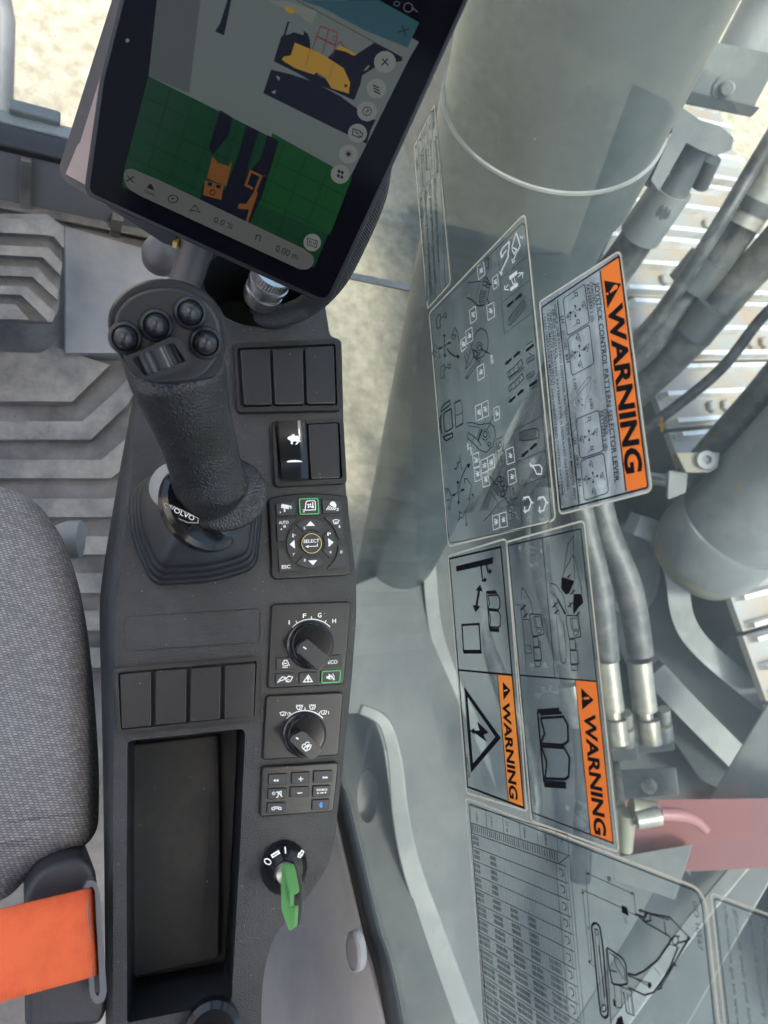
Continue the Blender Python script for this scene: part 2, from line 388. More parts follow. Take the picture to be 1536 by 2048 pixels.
# rocker with rabbit
b = MB(); prof = []
A = Art(CON, 0)
L_ = [(553, 842), (607, 841)]; Rw = [(562, 959), (616, 957)]
sec = []
for i in range(11):
    t = i/10; xl = 552+t*10-3.5*math.sin(math.pi*t)*.6; xr = 612+t*6+2*math.sin(math.pi*t); v = 842+t*116
    h = .0098-.0045*math.sin(math.pi*t)
    sec.append([CON.hit(xl, v, .001)]+[CON.hit(xl+(xr-xl)*s_, v+(-1.5*s_), h-(.002 if s_ in (0, 1) else 0)) for s_ in (0, .08, .3, .5, .7, .92, 1)]+[CON.hit(xr, v, .001)])
n = len(sec[0]); b.add([q for s_ in sec for q in s_], [[i*n+k, i*n+k+1, (i+1)*n+k+1, (i+1)*n+k] for i in range(10) for k in range(n-1)]+[list(range(n)), [10*n+k for k in range(n)][::-1]], M_gloss)
A = Art(CON, .0072, 0, 0, 1, b)
rb = Art(CON, .0068, 0, 520, 2, b)
rb.fill([(1155, 706), (1163, 703), (1170, 700), (1158, 691), (1156, 686), (1165, 690), (1174, 698), (1172, 688), (1178, 695), (1180, 704), (1188, 703), (1197, 705), (1201, 712), (1198, 720), (1204, 725), (1196, 728), (1188, 738), (1180, 738), (1188, 728), (1180, 724), (1170, 730), (1172, 738), (1162, 735), (1164, 728), (1160, 722), (1150, 716), (1150, 711)], M_white)
A = Art(CON, .0063, 0, 520, 2, b); A.circ(1178, 807, 31, 0, M_white, ry=7)
fixn(b.build('rocker_switch', p, ang=50))
# lower row of four
p = bezel('switch_bezel', [(228, 1337), (520, 1313), (516, 1440), (235, 1468)], [(236, 1345), (514, 1321), (509, 1432), (242, 1460)])
for q in ([(239, 1348), (303, 1342), (303, 1452), (243, 1459)], [(311, 1341), (374, 1336), (373, 1446), (310, 1451)], [(382, 1336), (443, 1331), (441, 1439), (380, 1445)], [(450, 1330), (512, 1325), (508, 1434), (448, 1439)]): blank(p, q)
# blank cover with a groove round it
b = MB(); A = Art(CON, .00035, mb=b)
g = [(247, 1233), (521, 1216), (520, 1285), (248, 1304)]
A.fill(g, M_black, 12)
slab(b, CON, [(249.5, 1235), (519, 1218.5), (517.5, 1283), (250.5, 1301.5)], .0009, .0002, M_body, 11)
A = Art(CON, .001, mb=b); A.fill([(381, 1292), (395, 1291), (395, 1296), (381, 1297)], M_black)
b.build('blank_cover', con)
def icon_key(parent, pts, draw=None, m=M_key, top=.0052, r=2, outline=None, name='key'):
    b = MB(); slab(b, CON, pts, top, .002, m, r)
    A = Art(CON, top+.0002, mb=b)
    if outline: A.line(pts, 1.6, outline, closed=True, r=3)
    if draw: draw(A)
    return b.build(name, parent, bevel=.0006, seg=2)
K = (520, 970, 7.68)
def kp(pts): return [(520+q[0]/7.68, 970+q[1]/7.68)+tuple(r_/7.68 for r_ in q[2:]) for q in pts]
# keypad with round select pad
b = MB(); _q = kp([(125, 235, 20), (200, 185, 60), (500, 130, 200), (800, 118, 200), (1100, 135, 200), (1320, 165, 40), (1345, 500, 20), (1412, 1340, 60), (1330, 1385, 60), (230, 1450, 70), (185, 1400, 60)]); slab(b, CON, _q, .0035, -.001, M_bez, 8); Art(CON, .0003, mb=b).line(rnd(_q, 8), 5, M_well, closed=True)
A = Art(CON, .0037, *K, b); A.circ(780, 905, 395, 0, M_well, ry=405)
pad = b.build('keypad', con, bevel=.0012, seg=2)
def cam_i(A):
    A = A.crop(*K); A.fill([(332, 290), (450, 312), (442, 372), (322, 350)], M_white); A.fill([(455, 312), (485, 322), (480, 365), (462, 368), (465, 340), (450, 335)], M_white)
    A.fill([(368, 365), (392, 368), (385, 385), (395, 410), (365, 412), (372, 388), (360, 378)], M_white); A.text('1', (305, 435), (318, 432), (0, -26), M_white)
def fan_i(A):
    A = A.crop(*K); A.line([(692, 388), (708, 260), (735, 243), (835, 240), (848, 255), (852, 380)], 11, M_white, closed=True)
    for k in range(4): A.circ(760+24*math.cos(k*1.57+.6), 318+24*math.sin(k*1.57+.6), 17, 0, M_white, ry=12, rot=k*90+34, n=12)
    A.fill([(803, 265), (818, 265), (818, 320), (832, 338), (820, 356), (802, 354), (792, 338), (803, 320)], M_white); A.text('2', (655, 418), (690, 416), (0, -40), M_white, .02)
def lamp_i(A):
    A = A.crop(*K); A.fill([(1068, 300), (1085, 265), (1115, 250), (1150, 262), (1174, 300), (1168, 340), (1155, 352)], M_white, 8)
    for k in range(5): A.line([(1060+k*26, 318+k*10), (1020+k*29, 384)], 11, M_white)
    A.text('3', (1172, 397), (1208, 394), (0, -44), M_white, .02)
def auto_i(A):
    A = A.crop(*K); A.text('AUTO', (290, 600), (440, 594), (0, -46), M_white, .02); A.text('4', (307, 698), (342, 696), (0, -36), M_white)
    for k in range(4): A.circ(378+15*math.cos(k*1.57+.5), 636+15*math.sin(k*1.57+.5), 12, 0, M_white, ry=8, rot=k*90+30, n=10)
def defr_i(A):
    A = A.crop(*K); A.line([(1120, 545), (1165, 530), (1216, 542), (1196, 592), (1142, 595)], 9, M_white, closed=True)
    for x in (1155, 1170, 1185): A.line([(x, 598), (x, 556)], 6, M_white)
    A.text('6', (1207, 656), (1236, 654), (0, -44), M_white, .02)
def tri(A, pts): A.crop(*K).fill(pts, M_white)
icon_key(pad, kp([(243, 283), (548, 232), (552, 465), (255, 475)]), cam_i)
icon_key(pad, kp([(603, 215), (890, 207), (905, 440), (618, 450)]), fan_i, outline=M_greenl)
icon_key(pad, kp([(955, 210), (1245, 240), (1255, 425), (965, 435)]), lamp_i)
icon_key(pad, kp([(252, 520), (565, 512), (480, 590), (400, 720), (365, 865), (275, 875)]), auto_i)
icon_key(pad, kp([(985, 498), (1265, 482), (1290, 820), (1210, 825), (1150, 680), (1080, 580)]), defr_i)
icon_key(pad, kp([(278, 985), (368, 980), (410, 1110), (500, 1220), (605, 1315), (300, 1335)]), lambda A: A.crop(*K).text('ESC', (335, 1283), (466, 1278), (0, -52), M_white, .02))
icon_key(pad, kp([(1210, 930), (1300, 925), (1322, 1270), (1030, 1290), (1130, 1180), (1190, 1080)]), lambda A: A.crop(*K).text('0', (1232, 1052), (1266, 1050), (0, -46), M_white, .01))
def arcsec(a0, a1, r0, r1, c=(780, 900)):
    P_ = []
    for k in range(11): t = math.radians(a0+(a1-a0)*k/10); P_.append((c[0]+math.cos(t)*r1, c[1]+math.sin(t)*r1))
    for k in range(9): t = math.radians(a1-6+(a0-a1+12)*k/8); P_.append((c[0]+math.cos(t)*r0, c[1]+math.sin(t)*r0))
    return kp(P_)
def nm(A, t, x, y): A.crop(*K).text(t, (x, y), (x+30, y-2), (0, -40), M_white, .01)
def k5(A): tri(A, [(775, 555), (845, 625), (708, 630)]); nm(A, '5', 668, 682)
def k7(A): tri(A, [(457, 912), (528, 843), (538, 978)]); nm(A, '7', 502, 1086); A.crop(*K).fill([(500, 748), (514, 748), (514, 780), (520, 795), (508, 808), (497, 795)], M_white); A.crop(*K).line([(522, 770), (550, 768)], 8, M_white)
def k9(A): tri(A, [(1130, 880), (1045, 818), (1055, 950)]); nm(A, '9', 1068, 1056); A.crop(*K).fill([(1040, 722), (1052, 722), (1052, 755), (1058, 770), (1046, 782), (1034, 770)], M_white); A.crop(*K).line([(1060, 745), (1088, 743)], 8, M_white); A.crop(*K).line([(1074, 730), (1074, 758)], 8, M_white)
def k8(A): tri(A, [(740, 1160), (880, 1152), (815, 1232)]); nm(A, '8', 673, 1176)
icon_key(pad, arcsec(-127, -53, 215, 378), k5, r=1)
icon_key(pad, arcsec(143, 217, 215, 372), k7, r=1)
icon_key(pad, arcsec(-37, 37, 215, 375), k9, r=1)
icon_key(pad, arcsec(53, 127, 215, 375), k8, r=1)
def sel(A):
    A = A.crop(*K); A.circ(793, 897, 150, 9, M_gold, n=48); A.text('SELECT', (670, 890), (912, 878), (0, -50), M_white, .015)
    A.line([(730, 944), (882, 938), (880, 900)], 9, M_white); A.fill([(695, 945), (745, 925), (747, 966)], M_white)
icon_key(pad, kp([(793+158*math.cos(k*math.pi/18), 897+158*math.sin(k*math.pi/18)) for k in range(36)]), sel, r=0, name='select_key', top=.0062)
# engine speed dial panel
D = (520, 1190, 7.68)
def dp(pts): return [(520+x/7.68, 1190+y/7.68) for x, y in pts]
b = MB(); _q = dp([(185, 135), (1405, 95), (1345, 900), (1290, 1375), (115, 1440), (150, 800)]); slab(b, CON, _q, .0035, -.001, M_bez, 8); Art(CON, .0003, mb=b).line(rnd(_q, 8), 5, M_well, closed=True)
A = Art(CON, .0037, *D, b); A.fill([(290, 240), (1300, 215), (1262, 900), (1245, 905), (248, 940)], M_blank, 12)
A = Art(CON, .004, *D, b)
A.circ(790, 735, 385, 11, M_white, a0=-140, a1=-42, ry=365)
for a in (-124, -90, -58):
    t = math.radians(a); A.line([(790+388*math.cos(t), 735+368*math.sin(t)), (790+430*math.cos(t), 735+408*math.sin(t))], 11, M_white)
A.text('I', (440, 450), (456, 450), (0, -62), M_white, .02); A.text('F', (655, 352), (706, 348), (6, -66), M_white, .02)
A.text('G', (888, 344), (944, 342), (0, -68), M_white, .02); A.text('H', (1110, 430), (1168, 428), (0, -62), M_white, .02)
dpan = b.build('dial_panel', con, bevel=.0012, seg=2)
def engine_i(A):
    A = A.crop(*D); A.line([(345, 1060), (352, 1035), (372, 1022), (370, 1005), (415, 1002), (415, 1020), (432, 1032), (436, 1060), (420, 1085), (370, 1090)], 10, M_white, closed=True)
    A.line([(362, 1052), (412, 1050)], 12, M_white); A.fill([(450, 1062), (460, 1080), (450, 1090), (440, 1080)], M_white); A.line([(342, 1113), (425, 1112)], 9, M_white)
def tools_i(A):
    A = A.crop(*D); A.line([(268, 1345), (300, 1300), (345, 1255), (392, 1268), (360, 1305), (320, 1312)], 11, M_white, closed=True)
    A.line([(395, 1290), (440, 1245), (500, 1262), (470, 1320), (435, 1335), (405, 1330)], 11, M_white, closed=True); A.line([(410, 1310), (450, 1300)], 9, M_white)
def warn_i(A):
    A = A.crop(*D); A.line([(742, 1232), (802, 1330), (668, 1336)], 12, M_white, closed=True); A.circ(738, 1285, 15, 7, M_white, ry=20, n=14); A.line([(738, 1262), (738, 1325)], 12, M_white)
def mute_i(A):
    A = A.crop(*D); A.fill([(1018, 1250), (1042, 1247), (1078, 1222), (1080, 1305), (1045, 1285), (1020, 1284)], M_white)
    A.circ(1060, 1262, 50, 8, M_white, a0=-45, a1=40, n=10); A.circ(1060, 1262, 78, 8, M_white, a0=-45, a1=40, n=10); A.line([(1055, 1215), (1148, 1302)], 11, M_white)
icon_key(dpan, dp([(250, 968), (465, 958), (548, 1060), (540, 1140), (252, 1152)]), engine_i)
icon_key(dpan, dp([(985, 935), (1248, 915), (1245, 1105), (975, 1120)]), lambda A: A.crop(*D).text('ECO', (1045, 1060), (1190, 1052), (0, -56), M_white, .02))
icon_key(dpan, dp([(240, 1205), (535, 1195), (528, 1365), (240, 1380)]), tools_i)
icon_key(dpan, dp([(605, 1190), (885, 1178), (878, 1350), (600, 1365)]), warn_i)
icon_key(dpan, dp([(955, 1175), (1238, 1160), (1225, 1335), (948, 1350)]), mute_i, outline=M_greenl)
def knob(parent, c, R, X, draw=None):
    """round dial with a tall grip bar whose top face is X (crop pixels as absolute px)"""
    b = MB(); base = CON.hit(c[0], c[1], .0036); r = R*dep(base)/F
    b.lathe(base, CON.n, [(r*1.16, 0), (r*1.16, .0018), (r*1.03, .0022), (r, .0025), (r, .008), (r*.94, .0095), (r*.3, .0098)], M_gloss, seg=48)
    top = onp(CON, rnd(X, 4, 3), .024); b.prism(top, -CON.n*.0195, M_knob)
    A = Art(CON, .0243, 0, 0, 1, b)
    if draw: draw(A)
    return fixn(b.build('dial_knob', parent, bevel=.0009, seg=3, ang=45))
knob(dpan, (520+768/7.68, 1190+765/7.68), 41, dp([(725, 668), (1085, 965), (1070, 1010), (925, 1148), (880, 1150), (560, 868), (600, 760)]), lambda A: A.crop(*D).line([(664, 798), (712, 830)], 17, M_white))
# wiper dial panel
E_ = (510, 1380, 5.12)
def ep(pts): return [(510+x/5.12, 1380+y/5.12) for x, y in pts]
b = MB(); _q = ep([(118, 55), (910, 18), (885, 350), (860, 672), (80, 720), (95, 400)]); slab(b, CON, _q, .0035, -.001, M_bez, 8); Art(CON, .0003, mb=b).line(rnd(_q, 8), 5, M_well, closed=True)
A = Art(CON, .0037, *E_, b); A.fill([(182, 120), (855, 90), (832, 400), (812, 650), (145, 684), (160, 400)], M_blank, 10)
A = Art(CON, .004, *E_, b)
A.circ(512, 430, 238, 8, M_white, a0=-142, a1=-40, ry=220)
for a in (-126, -90, -55):
    t = math.radians(a); A.line([(512+240*math.cos(t), 430+222*math.sin(t)), (512+268*math.cos(t), 430+250*math.sin(t))], 7, M_white)
def wiper(x, y, s=1):
    A.line([(x-32*s, y-12*s), (x, y-20*s), (x+32*s, y-14*s), (x+20*s, y+16*s), (x-18*s, y+18*s)], 6, M_white, closed=True); A.line([(x-6*s, y+22*s), (x+10*s, y-10*s)], 6, M_white)
wiper(288, 243); wiper(455, 182); wiper(588, 178); wiper(704, 230)
A.text('0', (330, 262), (356, 260), (0, -32), M_white); A.text('I', (750, 248), (757, 248), (0, -32), M_white)
for x in (420, 446, 472): A.line([(x, 156), (x+20, 155)], 6, M_white)
for x in (556, 574, 592, 610): A.line([(x, 151), (x+10, 150)], 6, M_white)
wpan = b.build('dial_panel', con, bevel=.0012, seg=2)
def wash(A):
    A = A.crop(*E_); A.line([(495, 600), (520, 625), (560, 605), (575, 565), (545, 560)], 8, M_white, closed=True)
    A.line([(515, 585), (560, 575)], 7, M_white); A.circ(508, 580, 26, 7, M_white, a0=120, a1=290, n=12); A.circ(538, 558, 24, 7, M_white, a0=150, a1=330, n=12); A.line([(525, 620), (550, 565)], 6, M_white)
    A.line([(420, 488), (445, 502)], 13, M_white)
knob(wpan, (510+505/5.12, 1380+452/5.12), 38, ep([(478, 418), (515, 428), (678, 585), (685, 640), (600, 712), (560, 718), (355, 528), (375, 470)]), wash)
# radio keypad
b = MB(); _q = ep([(75, 785), (860, 735), (835, 1000), (805, 1250), (50, 1305), (62, 1000)]); slab(b, CON, _q, .0035, -.001, M_bez, 8); Art(CON, .0003, mb=b).line(rnd(_q, 8), 5, M_well, closed=True)
A = Art(CON, .0037, *E_, b); A.line([(385, 1185), (400, 1172), (440, 1182), (465, 1170), (508, 1170)], 6, M_well)
rpan = b.build('radio_keypad', con, bevel=.0012, seg=2)
def dtri(A, x, y, s):
    A = A.crop(*E_)
    for k in (0, 1): A.fill([(x+s*(k*28), y), (x+s*(k*28-28), y-15), (x+s*(k*28-28), y+15)], M_white)
def radio(A, k):
    B = A.crop(*E_)
    if k == 'plus': B.line([(445, 912), (495, 910)], 7, M_white); B.line([(468, 887), (470, 936)], 7, M_white)
    if k == 'minus': B.line([(433, 1056), (485, 1053)], 7, M_white)
    if k == 'src':
        B.text('SOURCE', (630, 1035), (740, 1030), (0, -22), M_white, .02); B.circ(643, 1056, 8, 0, M_white, n=10); B.circ(722, 1050, 8, 0, M_white, n=10); B.arrow((665, 1054), (705, 1052), 6, 16, M_white)
    if k == 'mute':
        B.circ(192, 1058, 14, 5, M_white, a0=-60, a1=240, n=14); B.line([(192, 1040), (192, 1056)], 5, M_white)
        B.line([(218, 1045), (240, 1045), (235, 1095), (218, 1102)], 7, M_white); B.line([(240, 1050), (268, 1036), (266, 1085)], 7, M_white); B.line([(232, 1042), (278, 1092)], 7, M_white)
    if k == 'tel': B.line([(176, 1226), (172, 1208), (195, 1198), (245, 1198), (268, 1204), (266, 1224), (244, 1224), (242, 1212), (200, 1212), (198, 1226)], 6, M_white, closed=True)
    if k == 'bt': B.line([(655, 1165), (692, 1190), (673, 1204), (673, 1150), (692, 1164), (655, 1192)], 6, M_blue)
for pts, d in (([(140, 865), (330, 855), (330, 968), (138, 974)], lambda A: dtri(A, 212, 926, -1)), ([(378, 848), (560, 838), (556, 955), (374, 963)], lambda A: radio(A, 'plus')),
               ([(603, 832), (795, 822), (785, 940), (598, 950)], lambda A: dtri(A, 722, 896, 1)), ([(135, 1012), (325, 1004), (322, 1110), (132, 1120)], lambda A: radio(A, 'mute')),
               ([(365, 995), (550, 988), (548, 1090), (360, 1102)], lambda A: radio(A, 'minus')), ([(598, 985), (778, 975), (772, 1085), (590, 1098)], lambda A: radio(A, 'src')),
               ([(130, 1160), (320, 1150), (318, 1250), (120, 1262)], lambda A: radio(A, 'tel')), ([(590, 1128), (768, 1116), (760, 1222), (582, 1232)], lambda A: radio(A, 'bt'))):
    icon_key(rpan, ep(pts), d)
# key switch
c = CON.hit(568, 1734, 0); R = 51*dep(c)/F
b = MB(); b.lathe(c, CON.n, [(R*1.0, -.001), (R*1.0, .0015), (R*.93, .004), (R*.45, .011), (R*.40, .011), (R*.38, .006)], M_gloss, seg=56, ratio=.9)
b.lathe(CON.hit(569, 1741, .006), CON.n, [(R*.40, 0), (R*.40, .0065), (R*.36, .0075)], M_silver, seg=40)
A = Art(CON, .0085, *E_, b)
A.circ(130, 1757, 25, 10, M_white, ry=35, rot=-55); A.line([(308, 1605), (314, 1676)], 11, M_white)
A.fill([(160, 1688), (240, 1638), (260, 1672), (178, 1724)], M_white); A.line([(180, 1700), (240, 1662)], 6, M_gloss)
A.line([(440, 1705), (450, 1670), (470, 1662), (478, 1642), (498, 1655), (485, 1690), (462, 1715)], 9, M_white, closed=True); A.circ(465, 1685, 10, 6, M_white, n=10)
fixn(b.build('key_switch', con))
b = MB(); A = Art(CON, .0004, mb=b); A.circ(508, 1982, 6, 0, M_well, ry=5); b.build('screw_hole', con)
# ignition key standing in the switch
kt = thing('ignition_key', 'green plastic headed ignition key standing in the key switch', 'key', CON.hit(570, 1742, .012))
b = MB(); base = CON.hit(571, 1742, .012); tip = CON.hit(571, 1742, .012)+CON.n*.05
gp = lambda u, v, h: CON.hit(u, v, h)
top = [gp(564, 1730, .018), gp(581, 1731, .018), gp(585, 1742, .022), gp(593, 1783, .034), gp(592, 1790, .037), gp(582, 1790, .037), gp(581, 1815, .040), gp(591, 1816, .041), gp(589, 1855, .050), gp(583, 1862, .052), gp(576, 1860, .052), gp(562, 1820, .042), gp(561, 1770, .030)]
b.prism(top, -V((0, .0, 1))*.003+V((.003, 0, 0)), M_keyg)
fixn(b.build('key_head', kt, bevel=.0008))
b = MB(); q = [p_+V((.0042, 0, -.003)) for p_ in [gp(581, 1732, .018), gp(594, 1785, .034), gp(592, 1830, .044), gp(588, 1858, .05), gp(580, 1858, .05), gp(578, 1800, .036), gp(572, 1745, .02)]]
b.prism(q, V((.0016, 0, -.001)), M_mon); fixn(b.build('key_blade', kt, bevel=.0004))
# screw cap / knob at the very bottom edge
kb = MB(); c = CON.hit(425, 2052, 0); kb.lathe(c, CON.n, [(.015, -.001), (.015, .006), (.012, .009), (.006, .0095)], M_gloss, seg=32); kb.build('tray_latch', con)

# ================================================================== JOYSTICK
js = thing('joystick', 'black right hand joystick with four round buttons, thumb wheel and pleated rubber boot', 'joystick', CON.hit(400, 1060))
b = MB()
bo = rnd([(258, 985, 25), (300, 952, 60), (400, 940, 60), (495, 950, 40), (518, 985, 40), (524, 1030, 60), (513, 1138, 25), (430, 1165, 80), (318, 1172, 25), (298, 1158, 30), (262, 1080, 40)], 20, 6)
q0 = onp(CON, bo, 0); cc = CON.hit(398, 1045, 0)
loops = []
for s_, h in ((1, -.001), (1, .0035), (.985, .0055), (.955, .0062), (.945, .0066), (.935, .0125), (.92, .0145), (.89, .0152), (.88, .0158), (.87, .022), (.855, .0238), (.825, .0246), (.815, .0252), (.80, .030), (.775, .032), (.69, .035), (.60, .039), (.50, .043), (.46, .044), (.43, .0445)):
    loops.append([cc+(p_-cc)*s_+CON.n*h for p_ in q0])
rings(b, loops, M_rub)
fixn(b.build('rubber_boot', js, ang=60))
def zc(u, v, z): return pz(u, v, z)
b = MB(); p0, p1 = cc+CON.n*.040, zc(412, 1010, .066)
b.tube([p0, p0*.7+p1*.3, p0*.3+p1*.7, p1], [.026, .027, .0265, .024], M_gloss, seg=40)
b.build('collar', js)
# badge on the collar
b = MB(); nb = (O-zc(358, 1030, .06)); BP = Pl(zc(358, 1028, .075), nb); A = Art(BP, .0, mb=b)
out = [(329, 1007), (345, 1012), (372, 1024), (397, 1037), (396, 1046), (375, 1045), (350, 1034), (332, 1018)]
q = onp(BP, rnd(out, 4), 0); b.prism(q, -BP.n*.006, M_gloss); A = Art(BP, .0003, mb=b); A.line(out, 1.6, M_silver, closed=True)
A.text('VOLVO', (337, 1019), (387, 1042), (3, -9), M_white, .0); b.build('badge', js)
# grip: lofted neck + head, merged into one skin
b = MB()
def loft(mb, secs, m, seg=28, B_ratio=.8):
    ctr = [zc(u, v, z) for u, v, a, z in secs]; L2 = []
    for i, (u, v, a, z) in enumerate(secs):
        t = (ctr[min(i+1, len(secs)-1)]-ctr[max(0, i-1)]).normalized(); view = (ctr[i]-O).normalized(); S_ = t.cross(view).normalized(); B_ = t.cross(S_).normalized()
        r = a*dep(ctr[i])/F; L2.append([ctr[i]+S_*math.cos(h)*r+B_*math.sin(h)*r*B_ratio for h in [2*math.pi*k/seg for k in range(seg)]])
    rings(mb, L2, m, cap0=True)
loft(b, [(334, 655, 92, .142), (342, 705, 98, .144), (357, 752, 97, .143), (377, 820, 83, .126), (397, 880, 74, .106), (410, 930, 72, .092), (422, 975, 74, .080), (418, 1022, 44, .068)], M_grip)
HN = (O-zc(335, 650, .16)).normalized(); HP = Pl(zc(335, 650, .168), HN)
head = rnd([(212, 655, 25), (216, 615, 30), (250, 575, 40), (310, 553, 50), (375, 560, 50), (425, 590, 40), (452, 632, 30), (458, 680, 25), (447, 722, 30), (436, 757, 30), (350, 775, 60), (266, 757, 30), (232, 712, 30)], 30, 6)
hc = HP.hit(335, 655, 0)
hl = []
for s_, h in ((.72, -.030), (.86, -.0285), (.95, -.023), (.99, -.016), (1, -.009), (.995, -.0045), (.975, -.0015), (.945, -.0)):
    hl.append([hc+(p_-hc)*s_+HP.n*h for p_ in onp(HP, head)])
hb = MB(); rings(hb, hl, M_head, cap0=True); fixn(hb.build('head_shell', js, ang=50))
# palm flange
fc = zc(447, 988, .074)
b.lathe(fc, (O-fc).normalized()*.5+CON.n, [(.0008, -.0075), (.0235, -.003), (.0255, 0), (.0235, .0025), (.010, .006), (.0008, .0065)], M_grip, seg=36, ratio=.86, ax=(1, .1, 0))
def vm(o):
    r = o.modifiers.new('skin', 'REMESH'); r.mode = 'VOXEL'; r.voxel_size = .0013; r.use_smooth_shade = True
    s_ = o.modifiers.new('soft', 'SMOOTH'); s_.factor = .6; s_.iterations = 7
fixn(b.build('grip', js, mods=vm))
# faceplate
FPL = Pl(HP.o+HP.n*.0003, HP.n)
b = MB(); fp = [(227, 655, 20), (231, 625, 30), (258, 592, 30), (312, 573, 50), (372, 579, 50), (415, 602, 40), (439, 640, 30), (444, 680, 25), (434, 722, 25), (400, 760, 40), (300, 768, 30), (262, 748, 20), (243, 708, 30)]
slab(b, FPL, fp, .0022, -.003, M_face, 20); b.build('faceplate', js, bevel=.0015, seg=3)
# silver-grey rim catching wear on the head
for u, v in ((251, 676), (313, 651), (380, 626), (411, 686)):
    c = FPL.hit(u, v, .002); s_ = dep(c)/F
    b = MB(); b.lathe(c, HP.n, [(33*s_, 0), (33*s_, .001), (30*s_, .0026), (26*s_, .003), (23.5*s_, .0012)], M_face, seg=40)
    b.lathe(c, HP.n, [(23*s_, .001), (22.5*s_, .0035), (20*s_, .0058), (15*s_, .0078), (9*s_, .009), (3*s_, .0095)], M_btn, seg=40)
    b.build('button', js, ang=70)
b = MB(); wf = [(250, 706, 8), (352, 676, 30), (384, 728, 10), (372, 742, 14), (296, 764, 30)]
wf = [(249, 712, 10), (290, 698, 30), (345, 672, 10), (362, 678, 10), (386, 722, 10), (372, 738, 20), (300, 760, 30), (280, 756, 10)]
wi = [(264, 717, 5), (346, 684, 8), (373, 722, 5), (288, 753, 8)]
holed(b, FPL, rnd(wf, 8, 4), [rnd(wi, 5, 3)], .0085, .0085, M_knob); wh = fixn(b.build('thumb_wheel', js, bevel=.0018, seg=3))
b = MB(); A = Art(FPL, .0028, mb=b); A.fill(rnd([(262, 716), (347, 682), (375, 723), (287, 755)], 5, 3), M_well)
b.build('wheel_slot', wh)
b = MB(); c = FPL.hit(318, 719, -.0025); a0, a1 = FPL.hit(286, 732, 0), FPL.hit(350, 706, 0); ax = (a1-a0).normalized()
n = 40; r = .0108; vs = []; hw = .0062
for e in (-1, -.9, .9, 1):
    for k in range(n*2):
        t = math.pi*k/n; rr = (r if k % 4 < 2 else r*.93) if abs(e) < 1 else r*.9
        side_ = HP.n.cross(ax); vs.append(c+side_*(e*hw)+ax*math.cos(t)*rr*1.05+HP.n*math.sin(t)*rr)
N2 = n*2; b.add(vs, [[i*N2+k, i*N2+(k+1) % N2, (i+1)*N2+(k+1) % N2, (i+1)*N2+k] for i in range(3) for k in range(N2)]+[list(range(N2)), [3*N2+k for k in range(N2)][::-1]], M_knob)
fixn(b.build('wheel', wh, ang=20))
# pale cap showing at the left of the grip foot
c = zc(344, 972, .060); b = MB(); b.lathe(c, CON.n*.6+V((-.75, .1, .3)), [(.014, -.004), (.014, .0), (.0125, .004), (.008, .006), (.003, .007)], M_lever, seg=32); b.build('end_cap', js)

# ================================================================== TABLET
dwn = ROT @ V((-1113, -1735, -F)).normalized(); rgt = ROT @ V((7302, -3058, -F)).normalized(); rgt = (rgt-dwn*rgt.dot(dwn)).normalized()
TP = Pl(pd(560, 560, .42), rgt.cross(dwn)); 
if TP.n.dot(O-TP.o) < 0: TP.n = -TP.n
tb = thing('display_tablet', 'dark glossy tablet showing a yellow digger over a green grid', 'tablet', TP.hit(560, 300))
tab = rnd([(166, 388, 22), (657, 614, 26), (790, 322, 4), (965, -62, 10), (265, -110, 10), (198, 160, 4)], 10, 5)
b = MB(); q = onp(TP, tab, 0); b.prism(q, -TP.n*.016, M_tab); b.build('housing', tb, bevel=.003, seg=3)
gl_ = rnd([(178, 384, 14), (652, 601, 18), (785, 316, 4), (950, -50, 10), (272, -95, 10), (208, 160, 4)], 10, 4)
b = MB(); slab(b, TP, gl_, .0006, -.001, M_tglass); b.build('cover_glass', tb)
def scr(n_, r, g, b_, k=1.0):
    c = lin(r, g, b_); m = mat(n_, (.003, .003, .004), .12, emit=tuple(x*k*.5 for x in c[:3])+(1,), spec=.05); return m
s_grey = scr('screen_grey', 106, 116, 114); s_pale = scr('screen_pale', 122, 128, 122); s_mid = scr('screen_dim', 84, 92, 92); s_teal = scr('screen_teal', 52, 88, 98)
s_green = scr('screen_green', 20, 62, 38); s_green2 = scr('screen_lit_green', 22, 74, 36); s_line = scr('screen_grid', 14, 46, 28); s_navy = scr('screen_navy', 17, 20, 34)
s_yel = scr('screen_yellow', 172, 134, 48); s_or = scr('screen_orange', 122, 78, 38); s_bar = scr('screen_bar', 98, 100, 98); s_btn = scr('screen_button', 130, 134, 130); s_ink = scr('screen_ink', 24, 28, 32); s_redl = scr('screen_red', 128, 40, 44)
s_ph = scr('screen_text', 105, 110, 112)
b = MB(); A = Art(TP, .0008, mb=b)
disp = [(246, 362), (312, 2), (330, -70), (880, -40), (838, 42), (628, 548)]
A.fill([(297, 152), (322, -75), (520, -75), (573, -70), (838, 84), (818, 118), (700, 355)], s_grey)
A = Art(TP, .001, mb=b)
A.fill([(322, -75), (410, -75), (378, 187), (297, 152)], s_mid)
A.fill([(248, 340), (297, 152), (704, 355), (628, 536), (244, 374)], s_green)
A.fill([(545, 266), (704, 355), (660, 470), (500, 400)], s_green2)
B = Art(TP, .0012, mb=b)
for k in range(1, 9):
    t = k/9; B.line([(297+407*t, 152+203*t), (240+390*t, 360+180*t)], 1.2, s_line)
for k in range(1, 5):
    t = k/5; B.line([(297-52*t, 152+200*t), (704-70*t, 355+185*t)], 1.2, s_line)
Z = (500, 0, 3.339); C1 = B.crop(*Z)
C1.fill([(330, 0), (860, 0), (1130, 150), (1052, 318), (760, 200), (480, 50)], s_teal)
C1.fill([(200, 0), (330, 0), (480, 50), (760, 200), (1052, 318), (1025, 388), (740, 232), (400, 60)], s_grey)
